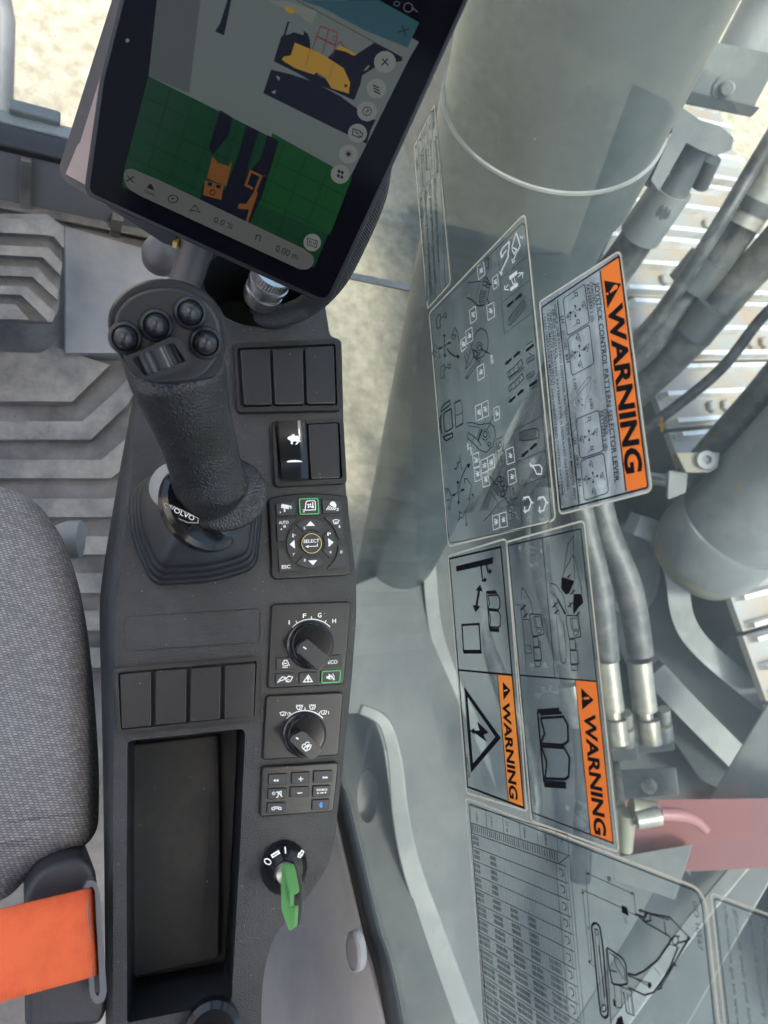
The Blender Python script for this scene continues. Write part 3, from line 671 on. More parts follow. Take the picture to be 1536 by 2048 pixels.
C1.line([(310, 0), (700, 210), (1025, 388)], 3, s_ink)
C1.fill([(120, 0), (250, 10), (450, 75), (415, 160), (365, 135), (330, 95), (180, 35)], s_pale)
C1.circ(265, 68, 38, 0, s_yel, ry=18, rot=25)
C1 = Art(TP, .00125, *Z, b)
C1.fill([(165, 385), (210, 240), (222, 240), (250, 145), (240, 140), (266, 148), (258, 160), (238, 235), (262, 228), (290, 215), (360, 235), (358, 205), (385, 225), (402, 275), (402, 325), (680, 520), (700, 600), (695, 670), (540, 600), (430, 555), (320, 490), (160, 410)], s_navy)
C1.fill([(140, 465), (270, 495), (420, 545), (600, 640), (715, 725), (760, 790), (840, 800), (805, 870), (780, 960), (560, 855), (88, 622)], s_navy)
C1.fill([(520, 385), (570, 330), (640, 340), (700, 370), (830, 285), (1010, 380), (1020, 405), (960, 420), (850, 440), (748, 505), (738, 560), (700, 660), (655, 640), (600, 480)], s_navy)
C1.line([(415, 330), (470, 175), (580, 215), (585, 240), (550, 380)], 5, s_redl); C1.line([(440, 240), (575, 305)], 8, s_redl); C1.line([(525, 200), (480, 370)], 5, s_redl); C1.circ(565, 258, 14, 4, s_redl)
C1.line([(580, 300), (605, 275), (725, 470), (680, 640)], 5, s_redl)
C1 = Art(TP, .0014, *Z, b)
C1.fill([(300, 285), (470, 355), (625, 455), (668, 550), (660, 625), (545, 590), (505, 525), (445, 483), (425, 498), (300, 455), (212, 400), (225, 378), (272, 370)], s_yel)
C1.fill([(575, 330), (600, 305), (660, 330), (712, 365), (690, 372), (640, 345)], s_yel)
C1.line([(402, 325), (370, 460)], 2.5, s_or); C1.line([(560, 420), (525, 530)], 2.5, s_or)
C1.circ(640, 573, 10, 0, s_navy); C1.text('VOLVO', (448, 505), (515, 528), (4, -16), s_ph, .02)
C1.fill([(172, 505), (200, 515), (192, 542)], s_pale); C1.fill([(140, 615), (172, 600), (168, 628)], s_pale); C1.fill([(760, 470), (790, 435), (800, 440), (775, 470)], s_pale)
# plan view of the machine on the grid
G_ = Art(TP, .0013, 0, 0, 2, b)
G_.fill([(880, 440), (930, 470), (915, 540), (850, 620), (835, 590)], s_navy); G_.fill([(985, 500), (1035, 525), (1000, 640), (940, 880), (800, 800), (810, 740), (900, 760), (960, 600)], s_navy); G_.fill([(1070, 540), (1115, 565), (1050, 780), (1000, 890), (940, 870), (980, 700), (1040, 640)], s_navy)
G_ = Art(TP, .0015, 0, 0, 2, b)
G_.fill([(850, 625), (870, 650), (915, 665), (930, 640), (905, 745), (828, 712)], s_or); G_.fill([(820, 722), (895, 742), (885, 800), (812, 780)], s_or); G_.fill([(985, 815), (1020, 760), (1032, 770), (992, 888), (984, 884), (996, 838), (950, 835), (955, 815)], s_or)
G_.line([(1020, 765), (1045, 705), (1003, 685), (983, 740), (1012, 755)], 8, s_or)
G_ = Art(TP, .0017, 0, 0, 2, b); G_.fill([(832, 728), (850, 732), (846, 746), (830, 742)], s_navy); G_.fill([(866, 738), (884, 742), (880, 756), (864, 750)], s_navy); G_.circ(850, 770, 10, 3, s_navy)
G_.fill([(905, -75), (925, 0), (905, 100), (895, 142), (860, 125), (880, 95), (910, 0), (880, -80)], s_navy)
# toolbar
T_ = Art(TP, .0018, 0, 0, 2, b)
T_.fill([(493, 700, 20), (505, 675, 15), (530, 675, 20), (640, 722, 0), (1215, 995, 0), (1255, 1025, 20), (1256, 1055, 20), (1235, 1078, 20), (1200, 1078, 10), (560, 783, 0), (505, 750, 25)], s_bar, 5)
T2 = Art(TP, .0021, 0, 0, 2, b)
T2.line([(508, 702), (534, 730)], 3.5, s_ink); T2.line([(504, 726), (536, 706)], 3.5, s_ink)
T2.fill([(588, 752), (594, 738), (606, 736), (618, 762)], s_ink); T2.text('Quick', (576, 768), (617, 786), (4, -13), s_ink)
T2.circ(692, 796, 19, 3, s_ink, ry=15); T2.fill([(688, 788), (698, 796), (686, 800)], s_ink)
T2.line([(758, 845), (780, 820), (800, 850), (775, 842)], 3, s_ink, closed=True)
T2.text('0.0 %', (853, 888), (928, 918), (8, -22), s_ink); T2.line([(1022, 960), (1026, 940), (1042, 944), (1038, 966)], 3, s_ink)
T2.text('0.00 m', (1100, 1005), (1188, 1040), (8, -26), s_ink)
for x, y, r, k in ((1540, 248, 44, 'x'), (1506, 354, 40, '='), (1468, 445, 40, '?'), (1430, 533, 38, 'cam'), (1394, 616, 38, 'sun'), (1361, 697, 38, 'grid'), (1249, 970, 35, '00')):
    T_.circ(x, y, r, 0, s_btn)
    if k == 'x': T2.line([(x-12, y-14), (x+14, y+14)], 4, s_ink); T2.line([(x+12, y-14), (x-14, y+14)], 4, s_ink)
    if k == '=': [T2.line([(x-15+j*2, y-14+j*12), (x+11+j*2, y-2+j*12)], 4, s_ink) for j in (0, 1, 2)]
    if k == '?': T2.circ(x, y, 17, 2.5, s_ink); T2.text('?', (x-7, y+8), (x+5, y+12), (5, -18), s_ink)
    if k == 'cam': T2.line([(x-18, y-18), (x+12, y-8), (x+12, y-2), (x+22, y), (x+16, y+18), (x+8, y+10), (x+6, y+18), (x-20, y+6)], 3, s_ink, closed=True); [T2.circ(x-8+j*5, y-6+j*4, 3, 0, s_ink, n=8) for j in (0, 1, 2)]
    if k == 'sun': T2.circ(x, y, 8, 0, s_ink, n=12); [T2.line([(x, y), (x+16*math.cos(j*.785), y+16*math.sin(j*.785))], 2, s_ink) for j in range(8)]
    if k == 'grid': [T2.fill([(x+a, y+c), (x+a+10, y+c+4), (x+a+8, y+c+16), (x+a-2, y+c+12)], s_ink) for a, c in ((-9, -20), (4, -15), (-12, -2), (2, 3))]
    if k == '00': T2.line([(x-19, y-18), (x+21, y-6), (x+16, y+20), (x-20, y+8)], 2.5, s_ink, closed=True); T2.text('0.0', (x-15, y+4), (x+12, y+12), (3, -14), s_ink)
C2 = Art(TP, .0016, *Z, b); C2.line([(1015, 165), (1040, 245)], 5, s_ink); C2.line([(988, 215), (1065, 192)], 5, s_ink)
C2.circ(1057, 50, 30, 4, s_ph); C2.line([(1080, 50), (1120, 80)], 4, s_ph); C2.circ(980, 25, 20, 3, s_ph, ry=15)
b.build('screen_picture', tb)
b = MB(); A = Art(TP, .0009, mb=b); A.circ(255, 81, 4, 0, s_btn); b.build('indicator_light', tb)
# second, older monitor behind it
MP = Pl(TP.o-TP.n*.055, TP.n)
mo = thing('machine_monitor', 'grey brown framed monitor standing behind the dark tablet', 'monitor', MP.hit(300, 250))
b = MB(); slab(b, MP, [(117, 338), (242, -60), (700, -60), (420, 480), (352, 494), (322, 482), (128, 362)], 0, -.03, M_mon, 8); b.build('frame', mo, bevel=.003)
b = MB(); slab(b, MP, [(131, 348), (155, 290), (160, 285), (222, 85), (250, 10), (262, -50), (660, -50), (400, 440), (190, 380)], .002, -.001, M_pink); b.build('screen', mo)
b = MB(); slab(b, MP, [(210, 410), (330, 462), (352, 470), (350, 494), (326, 486)], .014, -.002, M_black, 4); slab(b, MP, [(346, 482), (354, 486), (352, 497), (344, 494)], .018, .0, M_brass, 1); b.build('lower_bezel', mo, bevel=.0012)
# mounting arm and ball
b = MB(); b.tube([pz(362, 590, .02), pz(385, 520, .04), pz(408, 450, .06)], [.0105, .0105, .0105], M_mon, seg=20)
tag(b.build('monitor_arm'), 'dark grey round arm rising beside the cup holder under the tablet', 'mounting arm')
b = MB(); c = pz(325, 508, -.12); b.lathe(c, (0, 0, 1), [(.016, -.01), (.0175, .0), (.0155, .007), (.010, .012), (.004, .015)], M_mon, seg=28); tag(b.build('round_knob'), 'grey round knob on the floor panel below the small monitor', 'knob')
# connector and braided cable
ct = thing('cable_plug', 'knurled metal plug on black braided cable, hanging over the cup holder', 'cable plug', pz(520, 590, .02))
b = MB(); a0, a1 = pz(548, 545, .07), pz(519, 600, .045); d = (a1-a0)
prof = [(.0, .0125), (.28, .0125), (.30, .0138), (.42, .0138), (.44, .0125), (.62, .0122), (.64, .0132), (.84, .0130), (1.0, .0115)]
b.tube([a0+d*t for t, r in prof], [r*.95 for t, r in prof], M_conn, seg=40); b.build('plug_body', ct, ang=25)
b = MB(); 
for k in range(40):
    t = 2*math.pi*k/40; e1 = d.normalized(); s1 = e1.cross(V((0, 0, 1))).normalized(); s2 = e1.cross(s1); pp = s1*math.cos(t)*.0120+s2*math.sin(t)*.0120
    b.tube([a0+d*.02+pp, a0+d*.27+pp], [.0006, .0006], M_conn, seg=4)
b.build('knurling', ct)
b = MB(); pth = smooth_path([pz(508, 618, .02), pz(535, 633, .035), pz(578, 628, .045), pz(622, 606, .06), TP.hit(668, 560, -.028), TP.hit(706, 490, -.028), TP.hit(744, 400, -.026), TP.hit(756, 340, -.026), TP.hit(765, 250, -.03)], 8)
b.tube(pth, [.0035]*6+[.0075]*(len(pth)-6), M_cable, seg=18); b.build('braided_cable', ct)
# ================================================================== WINDOW GLASS AND STICKERS
def glassmat(name, tint, veil, dcol, gloss_mul=1.0, nscale=3.0, streak=True):
    m = bpy.data.materials.new(name); m.use_nodes = True; n = m.node_tree.nodes; L = m.node_tree.links; n.clear()
    out = n.new('ShaderNodeOutputMaterial'); tr = n.new('ShaderNodeBsdfTransparent'); tr.inputs[0].default_value = tint+(1,)
    gs = n.new('ShaderNodeBsdfGlossy'); gs.inputs['Roughness'].default_value = .03; gs.inputs[0].default_value = (.9, .95, .95, 1)
    fr = n.new('ShaderNodeFresnel'); fr.inputs[0].default_value = 1.5
    gm = n.new('ShaderNodeNewGeometry'); bf = n.new('ShaderNodeMath'); bf.operation = 'SUBTRACT'; bf.inputs[0].default_value = 1; L.new(gm.outputs['Backfacing'], bf.inputs[1])
    fb = n.new('ShaderNodeMath'); fb.operation = 'MULTIPLY'; L.new(fr.outputs[0], fb.inputs[0]); L.new(bf.outputs[0], fb.inputs[1])
    ms = n.new('ShaderNodeMixShader'); L.new(fb.outputs[0], ms.inputs[0]); L.new(tr.outputs[0], ms.inputs[1]); L.new(gs.outputs[0], ms.inputs[2])
    df = n.new('ShaderNodeBsdfDiffuse'); df.inputs[0].default_value = dcol+(1,); tl = n.new('ShaderNodeBsdfTranslucent'); tl.inputs[0].default_value = dcol+(1,)
    dd = n.new('ShaderNodeMixShader'); dd.inputs[0].default_value = .5; L.new(df.outputs[0], dd.inputs[1]); L.new(tl.outputs[0], dd.inputs[2])
    tc = n.new('ShaderNodeTexCoord'); nz = n.new('ShaderNodeTexNoise'); nz.inputs['Scale'].default_value = nscale; nz.inputs['Detail'].default_value = 8; nz.inputs['Roughness'].default_value = .6
    mp = n.new('ShaderNodeMapping'); mp.inputs['Rotation'].default_value = (.6, 0, 0); mp.inputs['Scale'].default_value = (1, 1, 2.6); L.new(tc.outputs['Object'], mp.inputs[0]); L.new(mp.outputs[0], nz.inputs['Vector']); nz.inputs['Distortion'].default_value = .6
    mr = n.new('ShaderNodeMapRange'); mr.inputs[1].default_value = .3; mr.inputs[2].default_value = .75; mr.inputs[3].default_value = veil*.25; mr.inputs[4].default_value = veil*2.2
    L.new(nz.outputs['Fac'], mr.inputs[0]); fac = mr.outputs[0]
    if streak:
        vo = n.new('ShaderNodeTexVoronoi'); vo.inputs['Scale'].default_value = 55; L.new(tc.outputs['Object'], vo.inputs['Vector'])
        lt = n.new('ShaderNodeMath'); lt.operation = 'LESS_THAN'; lt.inputs[1].default_value = .06; L.new(vo.outputs['Distance'], lt.inputs[0])
        sm = n.new('ShaderNodeMath'); sm.operation = 'MULTIPLY'; sm.inputs[1].default_value = .22; L.new(lt.outputs[0], sm.inputs[0])
        ad = n.new('ShaderNodeMath'); ad.operation = 'ADD'; L.new(fac, ad.inputs[0]); L.new(sm.outputs[0], ad.inputs[1]); fac = ad.outputs[0]
    fm = n.new('ShaderNodeMixShader'); fq = n.new('ShaderNodeMath'); fq.operation = 'MULTIPLY'; L.new(fac, fq.inputs[0]); L.new(bf.outputs[0], fq.inputs[1]); fm2 = fq.outputs[0]; L.new(fm2, fm.inputs[0]); L.new(ms.outputs[0], fm.inputs[1]); L.new(dd.outputs[0], fm.inputs[2])
    L.new(fm.outputs[0], out.inputs[0]); MATS[name] = m; return m
G_win = glassmat('dusty_veiled_glass', (.84, .90, .885), .065, (.42, .51, .51))  # dust, plus the greenish veil of reflections put into its diffuse share
G_front = glassmat('clear_glass', (.92, .96, .95), .03, (.5, .5, .5))
G_film = glassmat('sticker_film', (.93, .95, .95), .08, (.66, .70, .71), nscale=22, streak=False)
G_film2 = glassmat('silver_film', (.80, .83, .85), .33, (.75, .78, .80), nscale=18, streak=False)
G_edge = mat('film_edge', (.62, .58, .47), .35)
wn = thing('side_window', 'dusty tinted right cab window covered with clear safety stickers', 'window', (XG, 0, 0))
def gz(u, v): return GL.hit(u, v)
b = MB()
bl = [GL.hit(u, v) for u, v in ((670, 1520), (690, 1600), (720, 1725), (752, 1860), (800, 2048))]
zb = bl[0].z
prof = [V((XG, .95, zb-.05)), V((XG, .1, zb-.04))]+bl+[V((XG, -.5, bl[-1].z+.09)), V((XG, -.5, .8)), V((XG, .95, .8))]
b.prism(prof, V((.005, 0, 0)), G_win); b.build('pane', wn, smooth=False)
b = MB(); pth = [V((XG-.002, .95, zb-.05)), V((XG-.002, .1, zb-.04))]+[p_+V((-.002, 0, 0)) for p_ in bl]+[V((XG-.002, -.5, bl[-1].z+.09))]
pth = smooth_path(pth, 5); b.tube([p_+V((0, -.001, -.004)) for p_ in pth], [.0065]*len(pth), M_gask, seg=12); b.build('rubber_seal', wn)
def sticker(label, outline, r, film=G_film, name='window_sticker'):
    t = thing(name, label, 'sticker', GL.hit(*outline[0][:2]), group='safety stickers on the side window')
    b = MB(); slab(b, GL, outline, .0004, .00015, film, r); b.build('clear_film', t, smooth=False)
    b = MB(); A = Art(GL, .00055, mb=b); A.line([p_[:2] for p_ in rnd(outline, r, 5)], 2.2, G_edge, closed=True); b.build('film_edge', t)
    return t
I, O1, WH = M_ink, M_orange, M_white
# --- work mode chart
t = sticker('narrow clear chart sticker of work modes and applications, topmost on the glass', [(869, 210, 4), (901, 566, 8), (855, 617, 3), (832, 345, 3), (829, 292, 3)], 4)
m = Art(GL, .0007, 810, 200, 4.88)
m.line([(290, 60), (345, 690), (395, 1840)], 3, I)
for l in ([(250, 110), (293, 690), (345, 1895)], [(205, 180), (250, 770), (298, 1945)], [(158, 240), (203, 850), (250, 1990)], [(118, 320), (160, 900), (210, 1960)]): m.line(l, 3, I)
m.line([(313, 275), (95, 605)], 3, I); m.line([(298, 705), (125, 940)], 4, I); m.line([(290, 60), (120, 320)], 3, I)
for s_, a, c_, up in (('Mode', (255, 110), (272, 280), (28, -14)), ('Applications', (285, 350), (308, 715), (30, -14)), ('Heavy duty', (240, 400), (252, 690), (24, -12)), ('General', (192, 480), (205, 690), (24, -12)), ('Fine control', (150, 540), (165, 850), (24, -12)), ('Idle', (108, 600), (112, 690), (22, -10)),
    ('H', (225, 250), (228, 285), (20, -12)), ('G', (178, 320), (182, 352), (20, -12)), ('F', (135, 385), (138, 410), (18, -10)), ('I', (93, 455), (94, 465), (16, -8)),
    ('Maximum productivity, High speed', (272, 770), (320, 1580), (24, -10)), ('Most general application, Optimum speed', (228, 830), (290, 1790), (24, -10)), ('Maximum lifting force, Precise control speed', (182, 890), (250, 1900), (24, -10)), ('Warm up, Low idle speed', (138, 950), (180, 1520), (24, -10)), ('14604198', (200, 1800), (212, 1960), (14, -6))):
    m.text(s_, a, c_, up, I)
m.mb.build('chart_print', t)
# --- main control pattern sticker
t = sticker('large clear sticker of black and white joystick and pedal diagrams', [(858, 626, 8), (1050, 426, 14), (1111, 1040, 12), (897, 1093, 6)], 8)
A1 = Art(GL, .0007, 840, 430, 5.689)
W1 = Art(GL, .0007, 840, 430, 5.689); A2 = A1.crop(850, 760, 5.689); W2 = W1.crop(850, 760, 5.689)
full = A1.crop(0, 0, 1)
full.line([(861, 628), (1044, 446), (1050, 450), (1103, 1036), (1096, 1047), (903, 1086), (897, 1080)], .8, I, closed=True, r=6)
A1.line([(868, 365), (905, 640), (930, 1000), (960, 1350)], 4, I)
A1.line([(905, 740), (1215, 470)], 3.5, I); A1.line([(930, 1000), (1240, 745)], 4, I); A1.line([(960, 1350), (1275, 1110)], 3.5, I)
def buck(A, x, y, s, m, w_=5, rot=0):      # small digger arm pictogram
    c_, s_ = math.cos(rot), math.sin(rot)
    T = lambda p: (x+s*(p[0]*c_-p[1]*s_), y+s*(p[0]*s_+p[1]*c_))
    A.line([T(p) for p in ((0, -60), (25, 0), (35, 60))], w_, m); A.line([T(p) for p in ((0, -60), (-25, -5), (-35, 35))], w_, m)
    A.line([T(p) for p in ((-35, 35), (-15, 55), (8, 20), (-18, 5))], w_, m, closed=True); A.line([T(p) for p in ((28, 60), (38, 75), (48, 62))], w_, m)
def house(A, x, y, s, m, w_=5):
    T = lambda p: (x+s*p[0], y+s*p[1])
    A.line([T(p) for p in ((-30, -50), (-5, -70), (5, -20), (-10, -10), (0, 40), (-30, 60), (-38, 0))], w_, m, closed=True); A.line([T(p) for p in ((2, -35), (30, -50))], w_, m); A.line([T(p) for p in ((30, -70), (50, -75), (52, -40), (32, -35))], w_, m, closed=True)
def cross(A, x, y, s, m, tilt=0):
    A.circ(x, y, 12*s, 6, m, n=14)
    for a, l in ((-92, 90), (88, 90), (-28, 55), (150, 55)):
        a = math.radians(a+tilt); A.arrow((x+25*s*math.cos(a), y+25*s*math.sin(a)), (x+l*1.6*s*math.cos(a), y+l*1.6*s*math.sin(a)), 9, 34*s, m)
house(A1, 235, 1215, 1.3, I, 6); house(A1, 280, 1790, 1.3, I, 6); cross(A1, 280, 1485, .95, I); buck(A1, 400, 1350, 1.2, I, 6); buck(A1, 180, 1540, 1.2, I, 5)
A1.line([(305, 1520), (340, 1570), (390, 1605), (425, 1612)], 10, I); A1.fill([(455, 1612), (420, 1580), (428, 1640)], I)
A1.line([(548, 772), (620, 762), (690, 755), (710, 745)], 5, I); A1.line([(535, 935), (600, 975), (650, 1030), (700, 1035), (740, 1015)], 9, I); A1.line([(600, 790), (580, 940)], 3, I); A1.line([(680, 780), (640, 970)], 3, I)
A1.line([(730, 725), (780, 735), (795, 800), (770, 930), (720, 1035), (680, 1010), (672, 960), (690, 860), (720, 780)], 6, I, closed=True, r=30)
for x, y in ((740, 780), (772, 800), (745, 735)): A1.circ(x, y, 26, 7, I)
for k in range(7): A1.line([(690-k*2, 860+k*20), (765-k*6, 870+k*21)], 5, I)
A1.line([(760, 950), (790, 1010)], 8, I); A1.line([(645, 1085), (670, 1020)], 4, I); A1.line([(770, 785), (820, 790)], 8, I); A1.line([(760, 660), (750, 720)], 5, I)
A1.line([(740, 500), (800, 450), (812, 580), (762, 665)], 4, I, closed=True); A1.line([(760, 520), (785, 490), (775, 610), (760, 600)], 8, I)
def dash(A, pts, m=WH, wd=5): A.line(pts, wd, m, closed=True, r=6)
def scrib(A, x, y, s, m=WH, seed=0):
    r = random.Random(seed); pts = [(x+s*math.sin(k*2.1+seed)*(.5+.5*r.random()), y-s*1.1+k*s*.34) for k in range(7)]
    A.line(pts, 8, m); A.circ(x+s*.2, y+s*.3, s*.45, 6, m, n=12)
for i, pts in enumerate(([(648, 590), (722, 530), (740, 670), (665, 740)], [(822, 725), (880, 672), (892, 800), (835, 852)], [(558, 1085), (630, 1035), (645, 1185), (575, 1238)], [(758, 1035), (838, 990), (850, 1150), (772, 1200)], [(518, 1325), (590, 1275), (603, 1420), (535, 1470)], [(460, 1430), (515, 1385), (525, 1510), (470, 1560)], [(648, 1735), (722, 1690), (735, 1840), (660, 1888)])):
    dash(W1, pts); cx_ = sum(p_[0] for p_ in pts)/4; cy_ = sum(p_[1] for p_ in pts)/4; scrib(W1, cx_, cy_, 26, seed=i)
W1.text('AUX.', (800, 1590), (812, 1705), (24, -8), WH, .02)
W1.line([(1095, 205), (1120, 280), (1138, 350), (1105, 420)], 12, WH); W1.line([(1095, 205), (1070, 280), (1048, 365), (1050, 400), (1070, 445), (1100, 395), (1060, 372)], 10, WH); W1.line([(1100, 420), (1065, 510)], 11, WH); W1.line([(1045, 500), (1055, 545), (1080, 520)], 10, WH)
W1.line([(1135, 245), (1165, 268), (1172, 240)], 9, WH)
W1.line([(1018, 298), (1000, 480), (925, 640)], 14, WH); W1.line([(1018, 298), (945, 370), (915, 430), (930, 480), (960, 430), (985, 400)], 14, WH); W1.line([(905, 640), (925, 680), (935, 645)], 10, WH)
W1.fill([(1012, 700), (1100, 632), (1108, 670), (1020, 742)], WH); W1.fill([(1024, 832), (1108, 765), (1115, 805), (1028, 870)], WH); W1.line([(1040, 730), (1060, 790), (1085, 770)], 7, WH); W1.line([(1070, 705), (1085, 770)], 6, WH)
W1.line([(1115, 705), (1170, 655), (1165, 720)], 8, WH); W1.line([(1120, 660), (1172, 655)], 8, WH); W1.line([(1005, 790), (960, 850), (1010, 850)], 8, WH); W1.line([(960, 850), (965, 800)], 8, WH)
def darr(A, x, y, s=1, dx=1, dy=-.85):
    A.arrow((x+10*s, y-8*s), (x+90*s, y-80*s), 22, 45*s, I); A.arrow((x-12*s, y+8*s), (x-92*s, y+80*s), 22, 45*s, I)
darr(A1, 1075, 972); darr(A1, 1055, 1625)
def trackp(A, x, y, w_, h, n=11):
    A.line([(x-w_, y+h*.2), (x-w_*.3, y-h*.6), (x+w_*.85, y-h), (x+w_, y-h*.5), (x+w_*.6, y+h*.2), (x-w_*.5, y+h)], 5, I, closed=True, r=20)
A1.line([(1005, 1180), (1100, 1060), (1165, 970), (1195, 985), (1195, 1050), (1140, 1130), (1030, 1250), (1000, 1250)], 6, I, closed=True, r=20)
for k in range(13): A1.line([(1015+k*13, 1175-k*15), (1032+k*12, 1245-k*16)], 5, I)
A1.fill([(1205, 1530), (1290, 1460), (1298, 1490), (1210, 1560)], I); A1.fill([(1240, 1930), (1328, 1870), (1335, 1905), (1245, 1962)], I)
A1.line([(1210, 1482), (1280, 1430)], 6, I); A1.line([(1255, 1985), (1328, 1940)], 6, I)
for y in (1600, 1780):
    for k in range(8): A1.line([(1215+k*11, y+40-k*5), (1222+k*11, y+90-k*5)], 4, I)
    A1.line([(1212, y+40), (1300, y-10), (1305, y+30), (1220, y+90)], 4, I, closed=True)
A1.line([(1235, 1570), (1280, 1600)], 5, I); A1.line([(1240, 1900), (1270, 1850)], 5, I)
for dx, dy in ((0, 0), (12, 160)):
    A1.line([(995+dx, 1790+dy), (1070+dx, 1730+dy), (1150+dx, 1640+dy), (1170+dx, 1700+dy), (1090+dx, 1790+dy), (1005+dx, 1850+dy)], 7, I, closed=True, r=10)
    A1.line([(1020+dx, 1775+dy), (1030+dx, 1835+dy)], 6, I); A1.line([(1065+dx, 1740+dy), (1080+dx, 1800+dy)], 5, I); A1.line([(1110+dx, 1690+dy), (1125+dx, 1755+dy)], 6, I)
A1.line([(1010, 1860), (1180, 1730)], 7, I); A1.line([(1012, 1880), (1185, 1752)], 5, I)
# pedals and grips
A1.line([(640, 1330), (695, 1288), (750, 1320), (778, 1420), (770, 1530), (720, 1600), (640, 1650)], 7, I); A1.circ(675, 1510, 22, 8, I, ry=32); A1.circ(672, 1510, 42, 5, I, ry=60); A1.line([(690, 1520), (790, 1578)], 8, I); A1.circ(668, 1605, 14, 6, I, ry=20)
A1.line([(600, 1530), (650, 1560), (645, 1640), (610, 1610)], 10, I, closed=True); A1.line([(640, 1330), (590, 1480), (520, 1740), (515, 1762)], 6, I); A1.line([(620, 1600), (560, 1700), (520, 1755)], 5, I); A1.line([(560, 1450), (630, 1600), (680, 1700)], 5, I); A1.line([(500, 1590), (530, 1690)], 6, I); A1.line([(510, 1550), (560, 1630)], 4, I)
A1.line([(660, 1640), (530, 1830)], 5, I); A1.line([(690, 1640), (560, 1830), (530, 1860)], 5, I); A1.circ(530, 1850, 12, 5, I)
# second half
A2.line([(285, 230), (285, 280), (215, 335), (180, 362), (185, 325), (215, 280)], 10, I, closed=True, r=8)
A2.line([(298, 325), (315, 545), (240, 590), (222, 560), (210, 420), (222, 370)], 11, I, closed=True, r=12); A2.line([(195, 385), (168, 430), (172, 520), (192, 618)], 12, I); A2.line([(178, 400), (185, 600)], 8, I)
A2.line([(315, 600), (312, 650), (240, 692), (205, 650)], 12, I, closed=True, r=10)
A2.line([(330, 275), (405, 228), (425, 300), (432, 500), (350, 548)], 5, I, closed=True); A2.line([(345, 410), (428, 370)], 6, I); A2.line([(328, 262), (400, 222)], 6, I); A2.line([(350, 535), (432, 488)], 6, I); A2.line([(345, 300), (350, 530)], 4, I)
for i, (pts) in enumerate(([(570, 300), (640, 270), (655, 435), (582, 465)], [(642, 268), (715, 230), (725, 405), (657, 432)], [(780, 325), (842, 295), (850, 435), (792, 465)], [(540, 850), (608, 822), (622, 975), (555, 1005)], [(556, 1010), (622, 985), (640, 1130), (570, 1158)], [(632, 915), (705, 885), (720, 1030), (645, 1062)], [(710, 880), (780, 842), (795, 990), (722, 1025)], [(645, 1065), (715, 1040), (735, 1195), (660, 1220)], [(918, 795), (1002, 760), (1022, 930), (935, 962)], [(940, 1035), (1022, 1005), (1040, 1160), (955, 1195)], [(765, 1550), (842, 1525), (850, 1680), (778, 1708)], [(848, 1522), (922, 1500), (938, 1665), (855, 1680)])):
    dash(W2, pts); cx_ = sum(p_[0] for p_ in pts)/4; cy_ = sum(p_[1] for p_ in pts)/4; scrib(W2, cx_, cy_, 27, seed=i+20)
for pts in ([(808, 675), (885, 645), (910, 965), (838, 1000)], [(962, 1195), (1042, 1165), (1055, 1335), (975, 1365)], [(935, 1435), (1012, 1412), (1028, 1575), (950, 1602)]): A2.line(pts, 4, I, closed=True, r=8)
A2.line([(822, 835), (898, 805)], 4, I); buck(A2, 855, 745, .8, I, 6); A2.circ(968, 1488, 24, 8, I, n=10); A2.circ(998, 1540, 18, 7, I, n=10)
A2.text('AUX', (855, 860), (862, 945), (24, -8), I, .02); A2.text('AUX', (990, 1225), (1000, 1310), (24, -8), I, .02); W2.text('AUX.', (475, 722), (485, 805), (18, -6), WH, .02); W2.text('AUX.', (512, 765), (522, 860), (18, -6), WH, .02)
A2.line([(470, 490), (540, 485), (620, 510), (740, 490), (790, 540), (800, 640), (770, 750), (700, 825), (630, 800), (570, 740), (485, 660)], 6, I); A2.line([(480, 520), (600, 535), (640, 560)], 5, I)
A2.circ(683, 618, 24, 8, I, ry=34); A2.circ(683, 622, 45, 5, I, ry=62); A2.line([(775, 410), (700, 580)], 6, I); A2.line([(688, 425), (655, 545)], 5, I); A2.line([(645, 560), (600, 700)], 16, I); A2.line([(625, 560), (590, 660)], 6, I); A2.circ(732, 730, 16, 6, I, ry=20); A2.line([(490, 595), (600, 680), (640, 750)], 6, I); A2.line([(560, 640), (525, 735)], 5, I); A2.line([(480, 600), (490, 690)], 5, I); A2.line([(600, 760), (585, 805)], 5, I); A2.line([(660, 660), (740, 780)], 4, I)
A2.line([(330, 1015), (375, 985), (400, 850), (412, 1000), (425, 1020)], 6, I); A2.line([(375, 985), (365, 945), (400, 935)], 7, I); A2.line([(345, 1020), (360, 1010)], 10, I)
cross(A2, 378, 1278, .95, I); A2.line([(395, 1225), (400, 1150), (430, 1070), (475, 985)], 9, I); A2.fill([(515, 945), (468, 965), (500, 1005)], I)
A2.line([(228, 1290), (235, 1235), (262, 1240), (300, 1320), (280, 1440)], 6, I); A2.line([(245, 1290), (260, 1250)], 8, I); A2.line([(265, 1440), (278, 1475), (290, 1440)], 6, I); A2.arrow((245, 1370), (280, 1360), 5, 20, I)
A2.line([(455, 1180), (448, 1120), (480, 1125), (528, 1200), (505, 1335)], 6, I); A2.line([(490, 1335), (505, 1370), (515, 1330)], 6, I); A2.arrow((560, 1335), (528, 1290), 6, 26, I)
A2.line([(458, 1475), (470, 1640)], 6, I); A2.line([(458, 1475), (430, 1570), (395, 1570), (390, 1500), (425, 1520)], 6, I); A2.line([(460, 1640), (470, 1660), (482, 1635)], 6, I); A2.arrow((388, 1615), (380, 1570), 5, 24, I)
darr(A2, 1040, 180); darr(A2, 1185, 798, 1.05)
